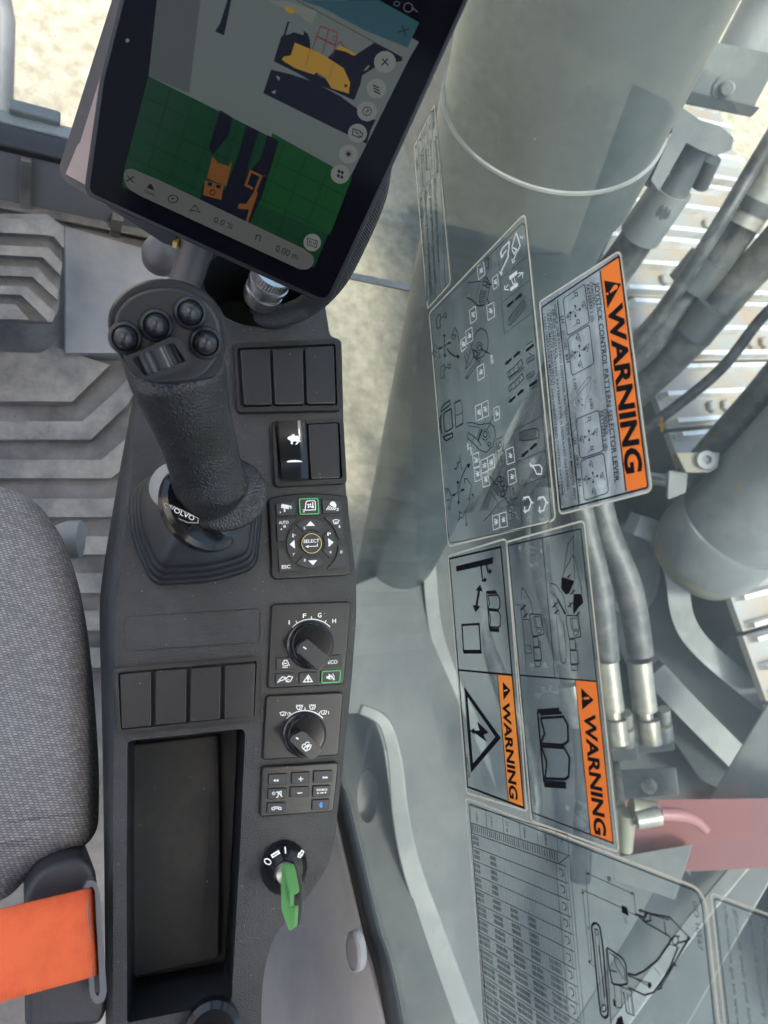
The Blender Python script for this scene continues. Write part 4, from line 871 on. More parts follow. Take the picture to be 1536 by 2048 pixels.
A2.line([(1005, 580), (1040, 935), (1070, 1215), (1108, 1650)], 4, I); A2.line([(1005, 578), (1335, 410)], 4, I); A2.line([(1040, 935), (1375, 795)], 4, I); A2.line([(1070, 1215), (1400, 1090)], 3.5, I)
A2.line([(1065, 620), (1110, 580), (1250, 548), (1290, 560), (1300, 650), (1230, 680), (1090, 692)], 6, I, closed=True, r=20)
for k in range(12): A2.line([(1090+k*15, 592-k*3), (1098+k*15, 690-k*1.5)], 5, I)
W2.line([(1190, 950), (1225, 975), (1300, 965), (1330, 1000), (1325, 1070), (1270, 1070), (1240, 1000), (1200, 975)], 10, WH, closed=True)
for x in (1120, 1290):
    W2.line([(x, 1340), (x+60, 1330), (x+90, 1390), (x+60, 1480), (x+20, 1500), (x+10, 1440)], 13, WH); W2.line([(x+90, 1390), (x+110, 1400)], 12, WH); W2.line([(x-8, 1370), (x+5, 1335), (x+25, 1365)], 8, WH); W2.line([(x-5, 1480), (x+25, 1515)], 8, WH)
A2.line([(785, 1160), (840, 1090), (900, 1110), (935, 1180), (930, 1290), (880, 1345), (820, 1300), (780, 1220)], 6, I, closed=True, r=30)
for x, y in ((842, 1130), (880, 1180), (912, 1230), (885, 1295)): A2.circ(x, y, 22, 8, I, ry=30)
for k in range(6): A2.line([(790+k*6, 1190+k*20), (830+k*8, 1180+k*18)], 6, I)
A2.line([(780, 1160), (720, 1270), (650, 1450)], 7, I); A2.line([(940, 1330), (830, 1410), (740, 1530), (668, 1605)], 5, I); A2.line([(730, 1275), (780, 1310), (830, 1400)], 5, I); A2.line([(690, 1385), (745, 1500)], 3, I); A2.line([(730, 1090), (820, 1200)], 7, I); A2.line([(855, 1020), (840, 1100)], 4, I); A2.line([(935, 985), (890, 1145)], 4, I); A2.line([(905, 1330), (955, 1410)], 7, I); A2.line([(835, 1400), (832, 1500)], 4, I); A2.line([(925, 1230), (950, 1200)], 8, I)
A2.text('14709082', (243, 1625), (265, 1815), (14, -4), I)
# chassis pictograms continue between the halves
A1.mb.build('black_print', t); W1.mb.build('white_print', t)
# --- joystick pattern warning
t = sticker('silver sticker with orange WARNING band and joystick control pattern selector lever text', [(1079, 604, 6), (1240, 501, 12), (1304, 982, 14), (1119, 1029, 10)], 8, G_film2)
b = MB(); A = Art(GL, .0007, mb=b); A.fill([(1200, 541, 1), (1238, 513, 6), (1295, 974, 8), (1252, 983, 1)], O1, 1); b.build('header_band', t)
m = Art(GL, .0009, 0, 0, 1)
m.line([(1083, 615), (1238, 512), (1296, 975), (1121, 1020)], 2.2, I, closed=True, r=5)
m.line([(1200, 541), (1252, 983)], 2, I); m.line([(1115, 600), (1158, 1008)], 2, I)
m.text('WARNING', (1216, 610), (1252, 948), (28, -6), I, .035, (33, -5))
m1 = m.crop(1070, 490, 6.4)
m1.fill([(885, 455), (1100, 495), (925, 808)], I); m1.mb.k += 2
e = Art(GL, .0011, 1070, 490, 6.4, m.mb); e.fill([(955, 605), (1010, 515), (1040, 505), (1062, 525), (1055, 555), (965, 615)], O1, 8); e.circ(925, 625, 16, 0, O1, n=14)
m.text('JOYSTICK CONTROL PATTERN SELECTOR LEVER', (1189, 566), (1230, 964), (9, -2), I, .012); m.line([(1189, 564), (1230, 968)], .8, I)
m.text('CONTROL', (1179, 565), (1187, 614), (6, -2), I, .01); m.text('PATTERN 1 (S)', (1172, 570), (1183, 644), (6, -2), I, .01)
m.text('CONTROL', (1206, 819), (1211, 872), (7, -2), I, .01); m.text('PATTERN 2 (B)', (1198, 823), (1209, 902), (7, -2), I, .01)
m.text('LH', (1121, 633), (1123, 647), (6, -2), I, .02); m.text('(ISO/SAE)', (1124, 662), (1129, 700), (6, -2), I, .0); m.text('RH', (1130, 710), (1133, 726), (6, -2), I, .02)
m.text('LH', (1146, 876), (1148, 889), (6, -2), I, .02); m.text('(BHL)', (1150, 911), (1154, 937), (6, -2), I); m.text('RH', (1155, 958), (1157, 973), (6, -2), I, .02)
for s_, a, c_ in (('CHECK THE EXISTING CONTROL PATTERN TYPE BEFORE MOVING ANY', (1108, 613), (1148, 1001)), ('OF THE CONTROL', (1103.5, 619), (1111, 719)), ('THE EXISTING CONTROL PATTERN TYPE IS DISPLAYED ON FRONT', (1098, 624), (1134, 981)), ('INSTRUMENT PANEL(IECU)', (1093, 628), (1106, 770)), ('READ OPERATOR\'S MANUAL AND UNDERSTAND CONTROL PATTERN.', (1087, 634), (1123, 992)), ('14615982', (1115, 966), (1119, 1012))):
    m.text(s_, a, c_, (4.6, -1.6), I, .006)
for x, y in ((1110, 609), (1099, 620), (1088, 628)): m.circ(x, y, 1.2, 0, I, n=8)
m1 = m.crop(1070, 490, 6.4); m2 = m.crop(1090, 750, 6.98)
m1.line([(355, 690), (635, 495), (698, 990), (415, 1165)], 8, I, closed=True, r=40); m1.line([(415, 1190), (695, 1018), (755, 1520), (470, 1675)], 8, I, closed=True, r=40)
m2.line([(430, 620), (750, 485), (820, 1060), (490, 1170)], 9, I, closed=True, r=50); m2.line([(495, 1195), (820, 1085), (888, 1640), (550, 1755)], 9, I, closed=True, r=50)
def xarr(A, x, y, s=1):
    for a in (-92, 88, -20, 160):
        a = math.radians(a); A.line([(x+14*s*math.cos(a), y+14*s*math.sin(a)), (x+45*s*math.cos(a), y+45*s*math.sin(a))], 6, I); A.circ(x+62*s*math.cos(a), y+62*s*math.sin(a), 13*s, 0, I, ry=20*s, n=8)
xarr(m1, 515, 845); xarr(m1, 570, 1355); xarr(m2, 615, 845); xarr(m2, 670, 1430)
for A, x, y, r in ((m1, 625, 760, 0), (m1, 435, 900, .2), (m1, 550, 1175, 0), (m1, 670, 1300, .5), (m1, 480, 1400, 0), (m1, 580, 1520, 0), (m2, 715, 780, .4), (m2, 510, 890, 0), (m2, 640, 1235, 0), (m2, 800, 1400, 0), (m2, 570, 1445, .3), (m2, 680, 1615, 0)): buck(A, x, y, .75, I, 6, r)
for A, x, y in ((m1, 520, 640), (m1, 545, 990), (m2, 615, 620), (m2, 650, 1030)):
    A.line([(x-12, y-30), (x+20, y-35), (x+25, y+10), (x-5, y+15)], 7, I, closed=True); A.line([(x, y+10), (x-55, y+55)], 6, I)
m2.line([(440, 245), (600, 30), (635, 30), (630, 70), (465, 270)], 5, I, closed=True, r=10); m2.line([(600, 110), (575, 260)], 4, I); m2.line([(635, 110), (600, 330)], 4, I); m2.line([(590, 280), (550, 475)], 4, I); m2.line([(430, 330), (465, 265)], 4, I); m2.arrow((500, 405), (535, 435), 6, 24, I); m2.arrow((490, 390), (455, 345), 6, 24, I)
m2.text('1 (S)', (395, 60), (415, 205), (34, -10), I, .01); m2.text('2(B)', (615, 320), (640, 478), (36, -10), I, .01); m2.text('45°', (485, 325), (510, 365), (24, -10), I)
m.mb.build('black_print', t)
# --- electric shock warning
t = sticker('narrow sticker with lightning bolt triangle and small amber WARNING band', [(897, 1112, 5), (1012, 1077, 8), (1054, 1622, 6), (933, 1586, 6)], 6)
S6 = (768, 1050, 2)
b = MB(); A = Art(GL, .0007, *S6, b); A.fill([(453, 597), (512, 600), (560, 1132), (497, 1103)], M_orange2); b.build('header_band', t)
m = Art(GL, .0009, *S6)
m.line([(262, 135), (467, 88), (560, 1132), (335, 1047)], 5, I, closed=True); m.line([(300, 580), (512, 600)], 5, I); m.line([(453, 597), (497, 1103)], 2.5, I)
m.text('WARNING', (473, 708), (503, 1092), (28, 3), I, .03, (32, 10)); m.fill([(475, 628), (506, 662), (478, 700)], I)
e = Art(GL, .0011, *S6, m.mb); e.line([(479, 664), (494, 660)], 4, M_orange2)
m.line([(328, 668), (456, 850), (352, 972)], 14, I, closed=True); m.line([(320, 655), (462, 850), (348, 985)], 2, I, closed=True)
m.fill([(372, 785), (418, 830), (398, 840), (412, 868), (348, 822), (382, 822)], I); m.fill([(345, 822), (362, 812), (362, 842)], I)
m.fill([(288, 165), (438, 128), (434, 155), (290, 186)], I)
m.line([(388, 165), (394, 222), (402, 220)], 6, I); m.line([(410, 160), (416, 188), (424, 186)], 6, I); m.fill([(400, 208), (412, 218), (402, 232)], I); m.fill([(420, 172), (432, 184), (422, 200)], I)
m.arrow((376, 290), (384, 238), 9, 26, I); m.arrow((378, 270), (366, 350), 9, 28, I)
m.line([(312, 400), (380, 396), (388, 508), (318, 504)], 6, I, closed=True); m.line([(318, 507), (390, 507)], 10, I)
def book(A, x, y, s, sy, w_):
    T = lambda p: (x+s*p[0], y+sy*p[1])
    A.line([T(p) for p in ((0, 5), (85, 0))], w_*1.6, I); A.line([T(p) for p in ((10, 18), (95, 12))], w_, I); A.line([T(p) for p in ((12, 34), (100, 28), (118, 60), (120, 130), (100, 148), (12, 140), (28, 100), (12, 34))], w_, I)
    A.line([T(p) for p in ((15, 152), (105, 160), (125, 200), (122, 280), (108, 292), (30, 288), (36, 220), (15, 152))], w_, I); A.line([T(p) for p in ((0, 5), (25, 300), (112, 308))], w_, I); A.line([T(p) for p in ((26, 316), (112, 322))], w_*1.6, I)
book(m, 410, 266, .45, .49, 4)
m.text('14607308', (326, 920), (336, 1010), (9, -1), I)
m.mb.build('black_print', t)
# --- swing area warning
t = sticker('wide sticker with large open book symbol and digger outlines beside orange WARNING band', [(1013, 1084, 5), (1168, 1041, 10), (1238, 1705, 12), (1063, 1642, 6)], 6)
b = MB(); A = Art(GL, .0007, *S6, b); A.fill([(764, 621), (850, 625), (917, 1273), (826, 1238)], O1); b.build('header_band', t)
m = Art(GL, .0009, *S6)
m.line([(497, 82), (787, 15), (917, 1273), (592, 1150)], 3, I, closed=True); m.line([(545, 601), (850, 625)], 3.5, I); m.line([(632, 53), (684, 610)], 2.5, I); m.line([(764, 621), (826, 1238)], 2.5, I)
m.text('WARNING', (800, 752), (843, 1235), (44, 6), I, .03, (46, 12)); m.fill([(788, 652), (838, 700), (793, 738)], I)
e = Art(GL, .0011, *S6, m.mb); e.line([(800, 694), (822, 692)], 6, O1); e.circ(794, 695, 3, 0, O1, n=8)
book(m, 614, 740, 1.02, .95, 7)
m.text('14753781', (588, 1035), (598, 1120), (10, -1), I)
n_ = m.crop(890, 1060, 4.267)
n_.line([(652, 600), (650, 520), (660, 490), (690, 530), (735, 620), (750, 705)], 4, I); n_.circ(685, 570, 5, 0, I, n=8)
n_.line([(600, 640), (640, 640), (650, 720), (660, 765), (715, 765)], 4, I); n_.line([(690, 1210), (680, 990), (660, 765)], 3, I); n_.line([(680, 985), (730, 985), (740, 1050), (685, 1050)], 4, I, closed=True)
for dx, dy, s in ((0, 0, 1.0), (310, 12, 1.05)):
    T = lambda p: (725+dx+(p[0]-725)*s, 715+dy+(p[1]-715)*s)
    n_.line([T(p) for p in ((725, 715), (820, 722), (845, 890), (750, 908), (725, 770))], 6, I, closed=True, r=14); n_.line([T(p) for p in ((755, 735), (815, 742), (828, 830), (770, 832))], 4, I, closed=True, r=8)
    n_.line([T(p) for p in ((780, 845), (825, 845), (820, 870), (800, 885), (785, 870))], 4, I, closed=True); n_.line([T(p) for p in ((750, 912), (795, 912), (800, 995), (757, 997))], 5, I, closed=True)
    n_.line([T(p) for p in ((755, 1002), (815, 1002), (825, 1110), (762, 1112))], 6, I, closed=True); n_.line([T(p) for p in ((762, 1118), (815, 1120), (815, 1165), (770, 1165))], 4, I, closed=True, r=10); n_.circ(T((808, 965))[0], T((808, 965))[1], 8, 4, I, ry=18)
    n_.line([T((772, 740)), T((780, 830))], 4, I)
n_.line([(890, 500), (900, 455), (950, 468), (1010, 560), (1042, 715)], 4, I); n_.line([(890, 515), (965, 590), (1020, 720)], 4, I); n_.line([(960, 590), (1030, 720)], 12, I)
n_.line([(950, 740), (985, 1110), (1005, 1138), (1030, 1130), (1035, 1060), (1010, 780)], 4, I)
n_.fill([(995, 400), (1105, 435), (1060, 540), (1030, 552), (990, 500)], I, 12); n_.fill([(1100, 545), (1165, 545), (1182, 620), (1140, 660), (1095, 725), (1092, 620)], I, 14)
n_.line([(1005, 400), (1050, 120), (1095, 55), (1095, 180), (1108, 430)], 4, I); n_.line([(1010, 370), (1085, 215), (1110, 240), (1165, 500), (1165, 540)], 4, I); n_.circ(1050, 120, 6, 0, I, n=8); n_.circ(1095, 55, 6, 0, I, n=8); n_.circ(1162, 498, 6, 0, I, n=8)
for x, y, s in ((675, 660, 1), (690, 730, .8), (945, 640, 1), (955, 700, .8), (1075, 640, .9), (1095, 530, .9), (1140, 715, .7), (1060, 395, .6)):
    n_.fill([(x-25*s, y-40*s), (x+5*s, y-5*s), (x-5*s, y+5*s), (x+20*s, y+45*s), (x-12*s, y+12*s), (x-3*s, y+2*s)], I); n_.line([(x-30*s, y+20*s), (x+15*s, y-20*s)], 8, I)
m.mb.build('black_print', t)
# --- load chart
t = sticker('large load chart sticker with dense number table and side view digger drawing', [(931, 1596, 8), (1396, 1776, 20), (1412, 1806, 10), (1450, 2160, 4), (980, 2170, 4)], 10)
m = Art(GL, .0007); m.line([(937, 1606), (1392, 1782), (1404, 1808), (1440, 2150), (985, 2160)], 1.2, I, closed=True, r=8)
C0 = (920, 1580, 4.375); a0 = GL.hit(920+95/4.375, 1580+135/4.375); a1 = GL.hit(920+960/4.375, 1580+495/4.375)
Zt = a1.z-a0.z; Y0 = a0.y
class MM(Art):
    def P(s, p, off): return V((XG-off, Y0-p[1], a0.z+p[0]))
g = MM(GL, .0007, mb=m.mb)
yy = lambda x, y: Y0-GL.hit(920+x/4.375, 1580+y/4.375).y
zz = lambda x, y: GL.hit(920+x/4.375, 1580+y/4.375).z-a0.z
r1, r2, r3 = yy(105, 285), yy(118, 375), yy(125, 495); st = r3-r2; END = .24
g.line([(0, 0), (Zt, 0)], .9, I); g.line([(0, 0), (0, END)], .8, I); g.line([(Zt, 0), (Zt, END)], .8, I); g.line([(0, r1), (Zt, r1)], .9, I); g.line([(0, r2), (Zt*.9, r2)], .9, I)
cols = [zz(235, 195), zz(385, 260), zz(532, 320), zz(688, 385), zz(862, 455)]
for c_ in cols: g.line([(c_, 0), (c_, r1)], .8, I)
g.line([(Zt*.90, r2), (Zt, r1)], .9, I)
for s_, k in (('12.78 m', .07), ('11.8 m', .24), ('11 m', .41), ('9.84 m', .59), ('9.38 m', .79), ('L', .94)): g.text(s_, (Zt*k, r1*.3), (Zt*k, r1*(.85 if len(s_) > 1 else .5)), (Zt*.022, 0), I, .01)
M_grid = mat('print_grey', (.10, .105, .11), .5)
nc = 58
for k in range(nc):
    c_ = cols[-1]*(k+.5)/nc; g.line([(c_, r1), (c_, END)], .55, M_grid)
rr = 0
while r2+rr*st < END:
    y0 = r2+rr*st; g.line([(0, y0), (Zt*.97, y0)], .8, I)
    starts = [0]+cols[:-1]; ends = cols
    for j, (s0, e0) in enumerate(zip(starts, ends)):
        if rr < (0, 1, 4, 4, 6)[j] - (1 if j < 1 else 0): continue
        fr_ = min(.9, .36+.07*max(0, rr-3))
        k0 = s0+(e0-s0)*.08; k1 = s0+(e0-s0)*(.08+fr_); q = k0
        while q < k1:
            g.line([(q, y0+st*.14), (q, y0+st*.42)], .8, I); g.line([(q, y0+st*.52), (q, y0+st*.8)], .8, I); q += cols[-1]/nc*.5
    y0c = y0+st*.5; g.line([(Zt*.90, y0+st*.3), (Zt*.93, y0+st*.3), (Zt*.935, y0+st*.6), (Zt*.915, y0+st*.75)], 1.1, I)
    rr += 1
for k in (.875, .95, .975): g.line([(Zt*k, r2), (Zt*k, END)], .6, I)
for k in range(40): g.line([(cols[-1]*(k+.5)/40, r1+.0005), (cols[-1]*(k+.5)/40, r1+(r2-r1)*.8)], 1.3, I)
d = m.crop(1130, 1640, 3.783)
d.line([(155, 378), (205, 1090)], 3.5, I); d.arrow((340, 480), (158, 400), 3.5, 22, I); d.arrow((340, 480), (520, 562), 3.5, 22, I); d.line([(518, 545), (535, 715)], 3.5, I); d.text('B', (318, 425), (322, 462), (26, 6), I, .01)
d.line([(120, 523), (430, 665)], 3.5, I); d.line([(478, 692), (545, 725)], 3.5, I); d.arrow((160, 820), (132, 535), 3.5, 22, I); d.arrow((160, 820), (188, 1085), 3.5, 22, I); d.text('A', (165, 800), (167, 825), (18, 3), I); d.line([(180, 1080), (228, 1115)], 3, I)
d.fill([(427, 643), (470, 662), (482, 728), (430, 700)], I); d.text('1D', (445, 735), (452, 782), (24, 4), I)
d.line([(200, 800), (225, 775), (262, 800), (285, 950), (325, 1420), (325, 1480), (300, 1500), (270, 1470), (245, 1250), (215, 930)], 12, I, closed=True, r=20); d.line([(222, 820), (250, 830), (300, 1400), (280, 1400)], 4, I, closed=True); d.circ(293, 1425, 17, 6, I, ry=26); d.circ(240, 850, 10, 4, I, ry=22); d.line([(255, 950), (300, 1340)], 8, I)
d.line([(318, 965), (430, 1040), (460, 1090), (472, 1240), (420, 1250), (360, 1240), (330, 1100)], 9, I, closed=True, r=12); d.line([(335, 1000), (410, 1060), (450, 1130), (455, 1220)], 5, I); d.line([(370, 1010), (385, 1100), (440, 1200)], 4, I); d.line([(340, 1135), (390, 1150)], 5, I)
d.line([(310, 975), (350, 1560)], 6, I); d.line([(345, 1230), (500, 1290), (525, 1480), (470, 1460), (440, 1300)], 5, I); d.line([(370, 1240), (385, 1420), (430, 1420), (425, 1270)], 4, I); d.fill([(362, 1350), (380, 1365), (385, 1415), (368, 1405)], I)
for k in range(3): d.line([(445+k*25, 1300+k*10), (462+k*25, 1450+k*8)], 4, I)
d.fill([(395, 1500), (430, 1480), (450, 1560), (380, 1560)], I)
d.line([(475, 1160), (530, 1175), (600, 1140), (700, 1060), (790, 930), (800, 905)], 9, I); d.line([(475, 1265), (600, 1325), (670, 1305), (745, 1200), (800, 1100), (855, 960)], 8, I); d.line([(480, 1180), (640, 1235)], 5, I); d.line([(478, 1170), (630, 1255)], 5, I); d.circ(640, 1250, 14, 0, I, ry=24); d.line([(670, 1110), (720, 1175)], 4, I)
d.circ(835, 910, 22, 7, I, ry=34); d.line([(785, 930), (820, 880), (870, 880)], 5, I); d.line([(855, 960), (790, 940)], 5, I)
d.line([(545, 715), (600, 770), (790, 880), (800, 905)], 7, I); d.line([(600, 700), (790, 735), (830, 775), (940, 890), (930, 910), (860, 930)], 7, I); d.line([(560, 680), (640, 705), (650, 760), (600, 770)], 7, I); d.line([(530, 720), (540, 712), (590, 735), (600, 765)], 9, I); d.circ(570, 685, 9, 5, I); d.line([(620, 700), (600, 740)], 12, I); d.line([(650, 715), (790, 755)], 5, I); d.line([(640, 705), (800, 740)], 5, I); d.line([(750, 765), (765, 875)], 6, I)
d.line([(940, 895), (740, 1240), (700, 1285)], 5, I); d.line([(925, 905), (820, 1090), (725, 1240)], 5, I); d.line([(810, 1080), (845, 1105)], 10, I); d.circ(935, 895, 10, 5, I); d.line([(720, 1235), (735, 1270), (700, 1285)], 6, I)
d.text('ISO 10567', (965, 610), (1010, 985), (34, 8), M_grid, .005)
m.mb.build('chart_print', t)
t = sticker('clear advice sticker of slanted small print at the lower right glass corner', [(1422, 1786, 10), (1560, 1838, 4), (1600, 2170, 4), (1462, 2170, 4)], 8)
m = Art(GL, .0007); m.line([(1428, 1796), (1556, 1844), (1590, 2150), (1468, 2150)], 1.6, I, closed=True, r=8); d = m.crop(1130, 1640, 3.783)
for s_, a, c_ in (('information go to www', (1195, 640), (1300, 1560)), ('gloves or wash your hands', (1275, 675), (1400, 1620)), ('except as necessary', (1385, 715), (1500, 1500)), ('To minimize', (1485, 765), (1530, 1250))): d.text(s_, a, c_, (30, 9), M_grid, .0)
m.mb.build('small_print', t)
# squashed insects
for i, (u, v, s_) in enumerate(((1324, 850, 1.0), (1477, 972, .5))):
    M_bug = MATS.get('insect') or mat('insect', (.18, .14, .05), .6)
    A = Art(GL, .0008); A.fill([(u-4*s_, v-14*s_), (u+3*s_, v-16*s_), (u+2*s_, v-4*s_), (u+10*s_, v+1*s_), (u+3*s_, v+4*s_), (u+2*s_, v+16*s_), (u-4*s_, v+12*s_), (u-3*s_, v+3*s_), (u-12*s_, v+1*s_), (u-4*s_, v-5*s_)], M_bug)
    tag(A.mb.build('dead_insect'), ('brown splayed insect stuck to the glass right of the joystick pattern sticker', 'tiny pale insect speck on the glass before the right cylinder')[i], 'insect')

# ================================================================== CAB INTERIOR
ZF = -.50
fy = pz(60, 425, ZF).y
FW = Pl((0, fy, 0), (0, -1, 0))
FL = Pl((0, 0, ZF), (0, 0, 1))
b = MB(); b.box((-.45, (fy-1.2)/2-.0, ZF-.01), 1.42, fy+1.2, .02, M_fmat)
struct(tag(b.build('cab_floor', smooth=False), 'dark rubber cab floor', 'floor'))
del COL.objects['cab_floor']['category']; del COL.objects['cab_floor']['label']
mt = thing('floor_mat', 'worn grey rubber floor mat with raised chevron ribs between seat and console', 'floor mat', pz(120, 900, ZF))
b = MB(); slab(b, FL, [(-300, 702), (60, 705), (95, 700), (140, 640), (560, 620), (560, 1330), (-300, 1330)], .004, .0005, M_fmat, 3); b.build('mat_sheet', mt)
b = MB(); h3 = lambda pts: [(x/2, 520+y/2) for x, y in pts]
for pts in ([(-600, 645), (330, 645), (470, 520), (540, 430), (560, 470), (515, 575), (365, 718), (-600, 718)], [(-600, 795), (405, 800), (520, 700), (560, 680), (560, 780), (445, 873), (-600, 873)], [(-600, 955), (430, 955), (600, 930), (600, 1005), (430, 1028), (-600, 1028)], [(-600, 1105), (420, 1105), (600, 1095), (600, 1165), (415, 1178), (-600, 1178)], [(-600, 1260), (600, 1250), (600, 1330), (-600, 1340)], [(-600, 1410), (600, 1400), (600, 1480), (-600, 1490)], [(-600, 1550), (600, 1550), (600, 1630), (-600, 1630)]):
    slab(b, FL, h3(pts), .016, .003, M_frib, 1)
b.build('chevron_ribs', mt, bevel=.004)
b = MB(); slab(b, FL, h3([(-600, 350), (160, 372), (215, 345), (440, 420), (290, 566), (-600, 562)]), .022, .003, M_frib, 1); b.build('raised_pad', mt, bevel=.004)
b = MB(); slab(b, FL, [(130, 452), (300, 500), (420, 520), (420, 706), (131, 706)], .03, .0, M_fpan, 2)
b.build('side_panel', mt, bevel=.003)
# foot pedal
pe = thing('foot_pedal', 'wide foot pedal with thick chevron rubber treads, left of the flat floor panel', 'pedal', pz(60, 540, ZF+.1))
PE = Pl(pz(60, 540, ZF+.12), V((0, -.35, 1)))
b = MB(); slab(b, PE, [(-200, 425), (95, 428), (127, 452), (118, 620), (106, 644), (-200, 638)], .0, -.03, M_fmat, 4); b.build('pedal_plate', pe, bevel=.004)
b = MB(); h6 = lambda pts: [(x/3.84, 250+y/3.84) for x, y in pts]
for pts in ([(-700, 690), (390, 730), (490, 780), (495, 930), (480, 938), (415, 855), (310, 840), (-700, 790)], [(-700, 890), (370, 940), (478, 1060), (465, 1155), (330, 1015), (-700, 960)], [(-700, 1045), (290, 1095), (448, 1270), (440, 1345), (250, 1165), (-700, 1125)], [(-700, 1205), (205, 1240), (425, 1440), (405, 1515), (370, 1510), (165, 1305), (-700, 1270)], [(-700, 1362), (120, 1375), (225, 1495), (-700, 1470)]):
    slab(b, PE, h6(pts), .014, -.001, M_frib, 1)
b.build('treads', pe, bevel=.005, seg=3)
# lower front wall, sill and windscreen
fw = thing('front_wall', 'low grey moulded wall below the windscreen, ahead of the pedal', 'wall panel', FW.hit(100, 380))
b = MB(); q = [FW.hit(*p_) for p_ in ((-400, 315), (120, 325), (700, 360))]
zt = FW.hit(100, 322).z
b.box((-.45, fy+.02, (ZF+zt)/2), 1.42, .04, zt-ZF, M_fwall); b.build('wall_skin', fw, bevel=.004)
b = MB()
for u in (52,): b.box(FW.hit(u, 372)+V((0, -.003, 0)), .012, .008, .12, M_fmat)
b.box(FW.hit(60, 412)+V((.1, -.006, 0)), 1.0, .012, .004, M_fmat); b.box(FW.hit(232, 445)+V((0, -.006, 0)), .014, .012, .05, M_fmat)
b.build('seams', fw, bevel=.001)
ws = thing('windscreen', 'clear front window pane in a black rubber seal above the low front wall', 'window', (-.4, fy+.02, zt))
b = MB(); b.box((-.45, fy+.012, zt+.006), 1.42, .03, .014, M_gask); b.build('rubber_seal', ws, bevel=.004)
b = MB(); b.box((-.45, fy+.038, zt+.004), 1.42, .018, .010, M_pale); b.build('outer_frame', ws, bevel=.003)
b = MB(); b.box((-.45, fy+.02, zt+.42), 1.40, .004, .8, G_front); b.build('pane', ws, smooth=False)
b = MB(); c = V((FW.hit(66, 300).x, fy+.05, zt+.012)); b.box(c, .055, .016, .012, M_grey); tag(b.build('hinge_bracket', bevel=.003), 'small grey hinge bracket on the outer windscreen frame', 'bracket')
# right inner wall below the window
wp = thing('wall_trim', 'grey pink plastic side wall trim between console and side window', 'wall trim', (XG-.006, -.2, -.15))
b = MB(); top = [V((XG-.004, .95, zb-.055))]+[V((XG-.004, .1, zb-.046))]+[p_+V((-.004-XG+XG, 0, -.006)) for p_ in bl]+[V((XG-.004, -.5, bl[-1].z+.08))]
loops = []
for p_ in top: loops.append([p_, p_+V((-.006, 0, -.004)), p_+V((-.016, 0, -.05)), p_+V((-.03, 0, -.12)), V((XG-.06, p_.y, ZF))])
n = 5; b.add([p_ for l in loops for p_ in l], [[i*n+k, i*n+k+1, (i+1)*n+k+1, (i+1)*n+k] for i in range(len(loops)-1) for k in range(n-1)], M_trim)
def sol(o):
    s_ = o.modifiers.new('t', 'SOLIDIFY'); s_.thickness = .003; s_.offset = 0
fixn(b.build('trim_panel', wp, mods=sol, ang=60))
b = MB(); WPl = Pl((XG-.028, 0, 0), (-1, 0, .28)); c = WPl.hit(712, 1902); b.lathe(c-V((.001, 0, 0)), (-1, 0, .28), [(.013, -.004), (.0132, .001), (.0112, .0025), (.0108, .0018), (.009, .0026)], M_trim, seg=32, ratio=.6); b.build('trim_plug', wp)
# seat
st_ = thing('driver_seat', 'grey woven fabric seat cushion at the left edge', 'seat', (-.1, -.05, -.1))
so_ = [(-420, 940, 60), (-100, 945, 60), (10, 962, 60), (75, 990, 60), (128, 1060, 60), (160, 1150, 60), (182, 1260, 60), (196, 1400, 60), (206, 1560, 60), (204, 1665, 40), (182, 1700, 40), (100, 1738, 40), (58, 1768, 40), (20, 1810, 40), (-60, 1840, 60), (-420, 1850, 60)]
SP = Pl((0, 0, -.03), (0, 0, 1)); base = onp(SP, rnd(so_, 40, 6), 0); b = MB()
def inset(loop, d):
    n = len(loop); out = []
    for i in range(n):
        t_ = (loop[(i+1) % n]-loop[i-1]).normalized(); nn = V((t_.y, -t_.x, 0)); out.append(loop[i]-nn*d)
    return out
N_ = len(base)
def ins(d):
    out = []
    for i in range(N_):
        t_ = (base[min(i+3, N_-1)]-base[max(i-3, 0)]).normalized(); out.append(base[i]+V((t_.y, -t_.x, 0))*SG*d)
    return out
SG = 1; SG = 1 if sum((p_.x for p_ in ins(.01)[30:60])) < sum(p_.x for p_ in base[30:60]) else -1
lp = [[p_+V((0, 0, -.13)) for p_ in ins(.006)], [p_+V((0, 0, -.06)) for p_ in ins(.001)], [p_+V((0, 0, -.022)) for p_ in base]]
for k in range(1, 7):
    a = k/6*math.pi/2; lp.append([p_+V((0, 0, -.022+.034*math.sin(a))) for p_ in ins(.026*(1-math.cos(a)))])
lp.append([V((p_.x*.5-.15, p_.y*.9-.003, .016)) for p_ in lp[-1]]); lp.append([V((-.33, p_.y*.8, .016)) for p_ in lp[-2]])
b.add([p_ for l in lp for p_ in l], [[i*N_+k, i*N_+k+1, (i+1)*N_+k+1, (i+1)*N_+k] for i in range(len(lp)-1) for k in range(N_-1)], M_fab)
fixn(b.build('cushion', st_, ang=80))
b = MB(); lo = [p_+V((0, 0, -.115)) for p_ in ins(.02)]; rings(b, [lo, [p_+V((0, 0, -.12)) for p_ in lo]], M_seatp, cap0=True); fixn(b.build('seat_pan', st_))
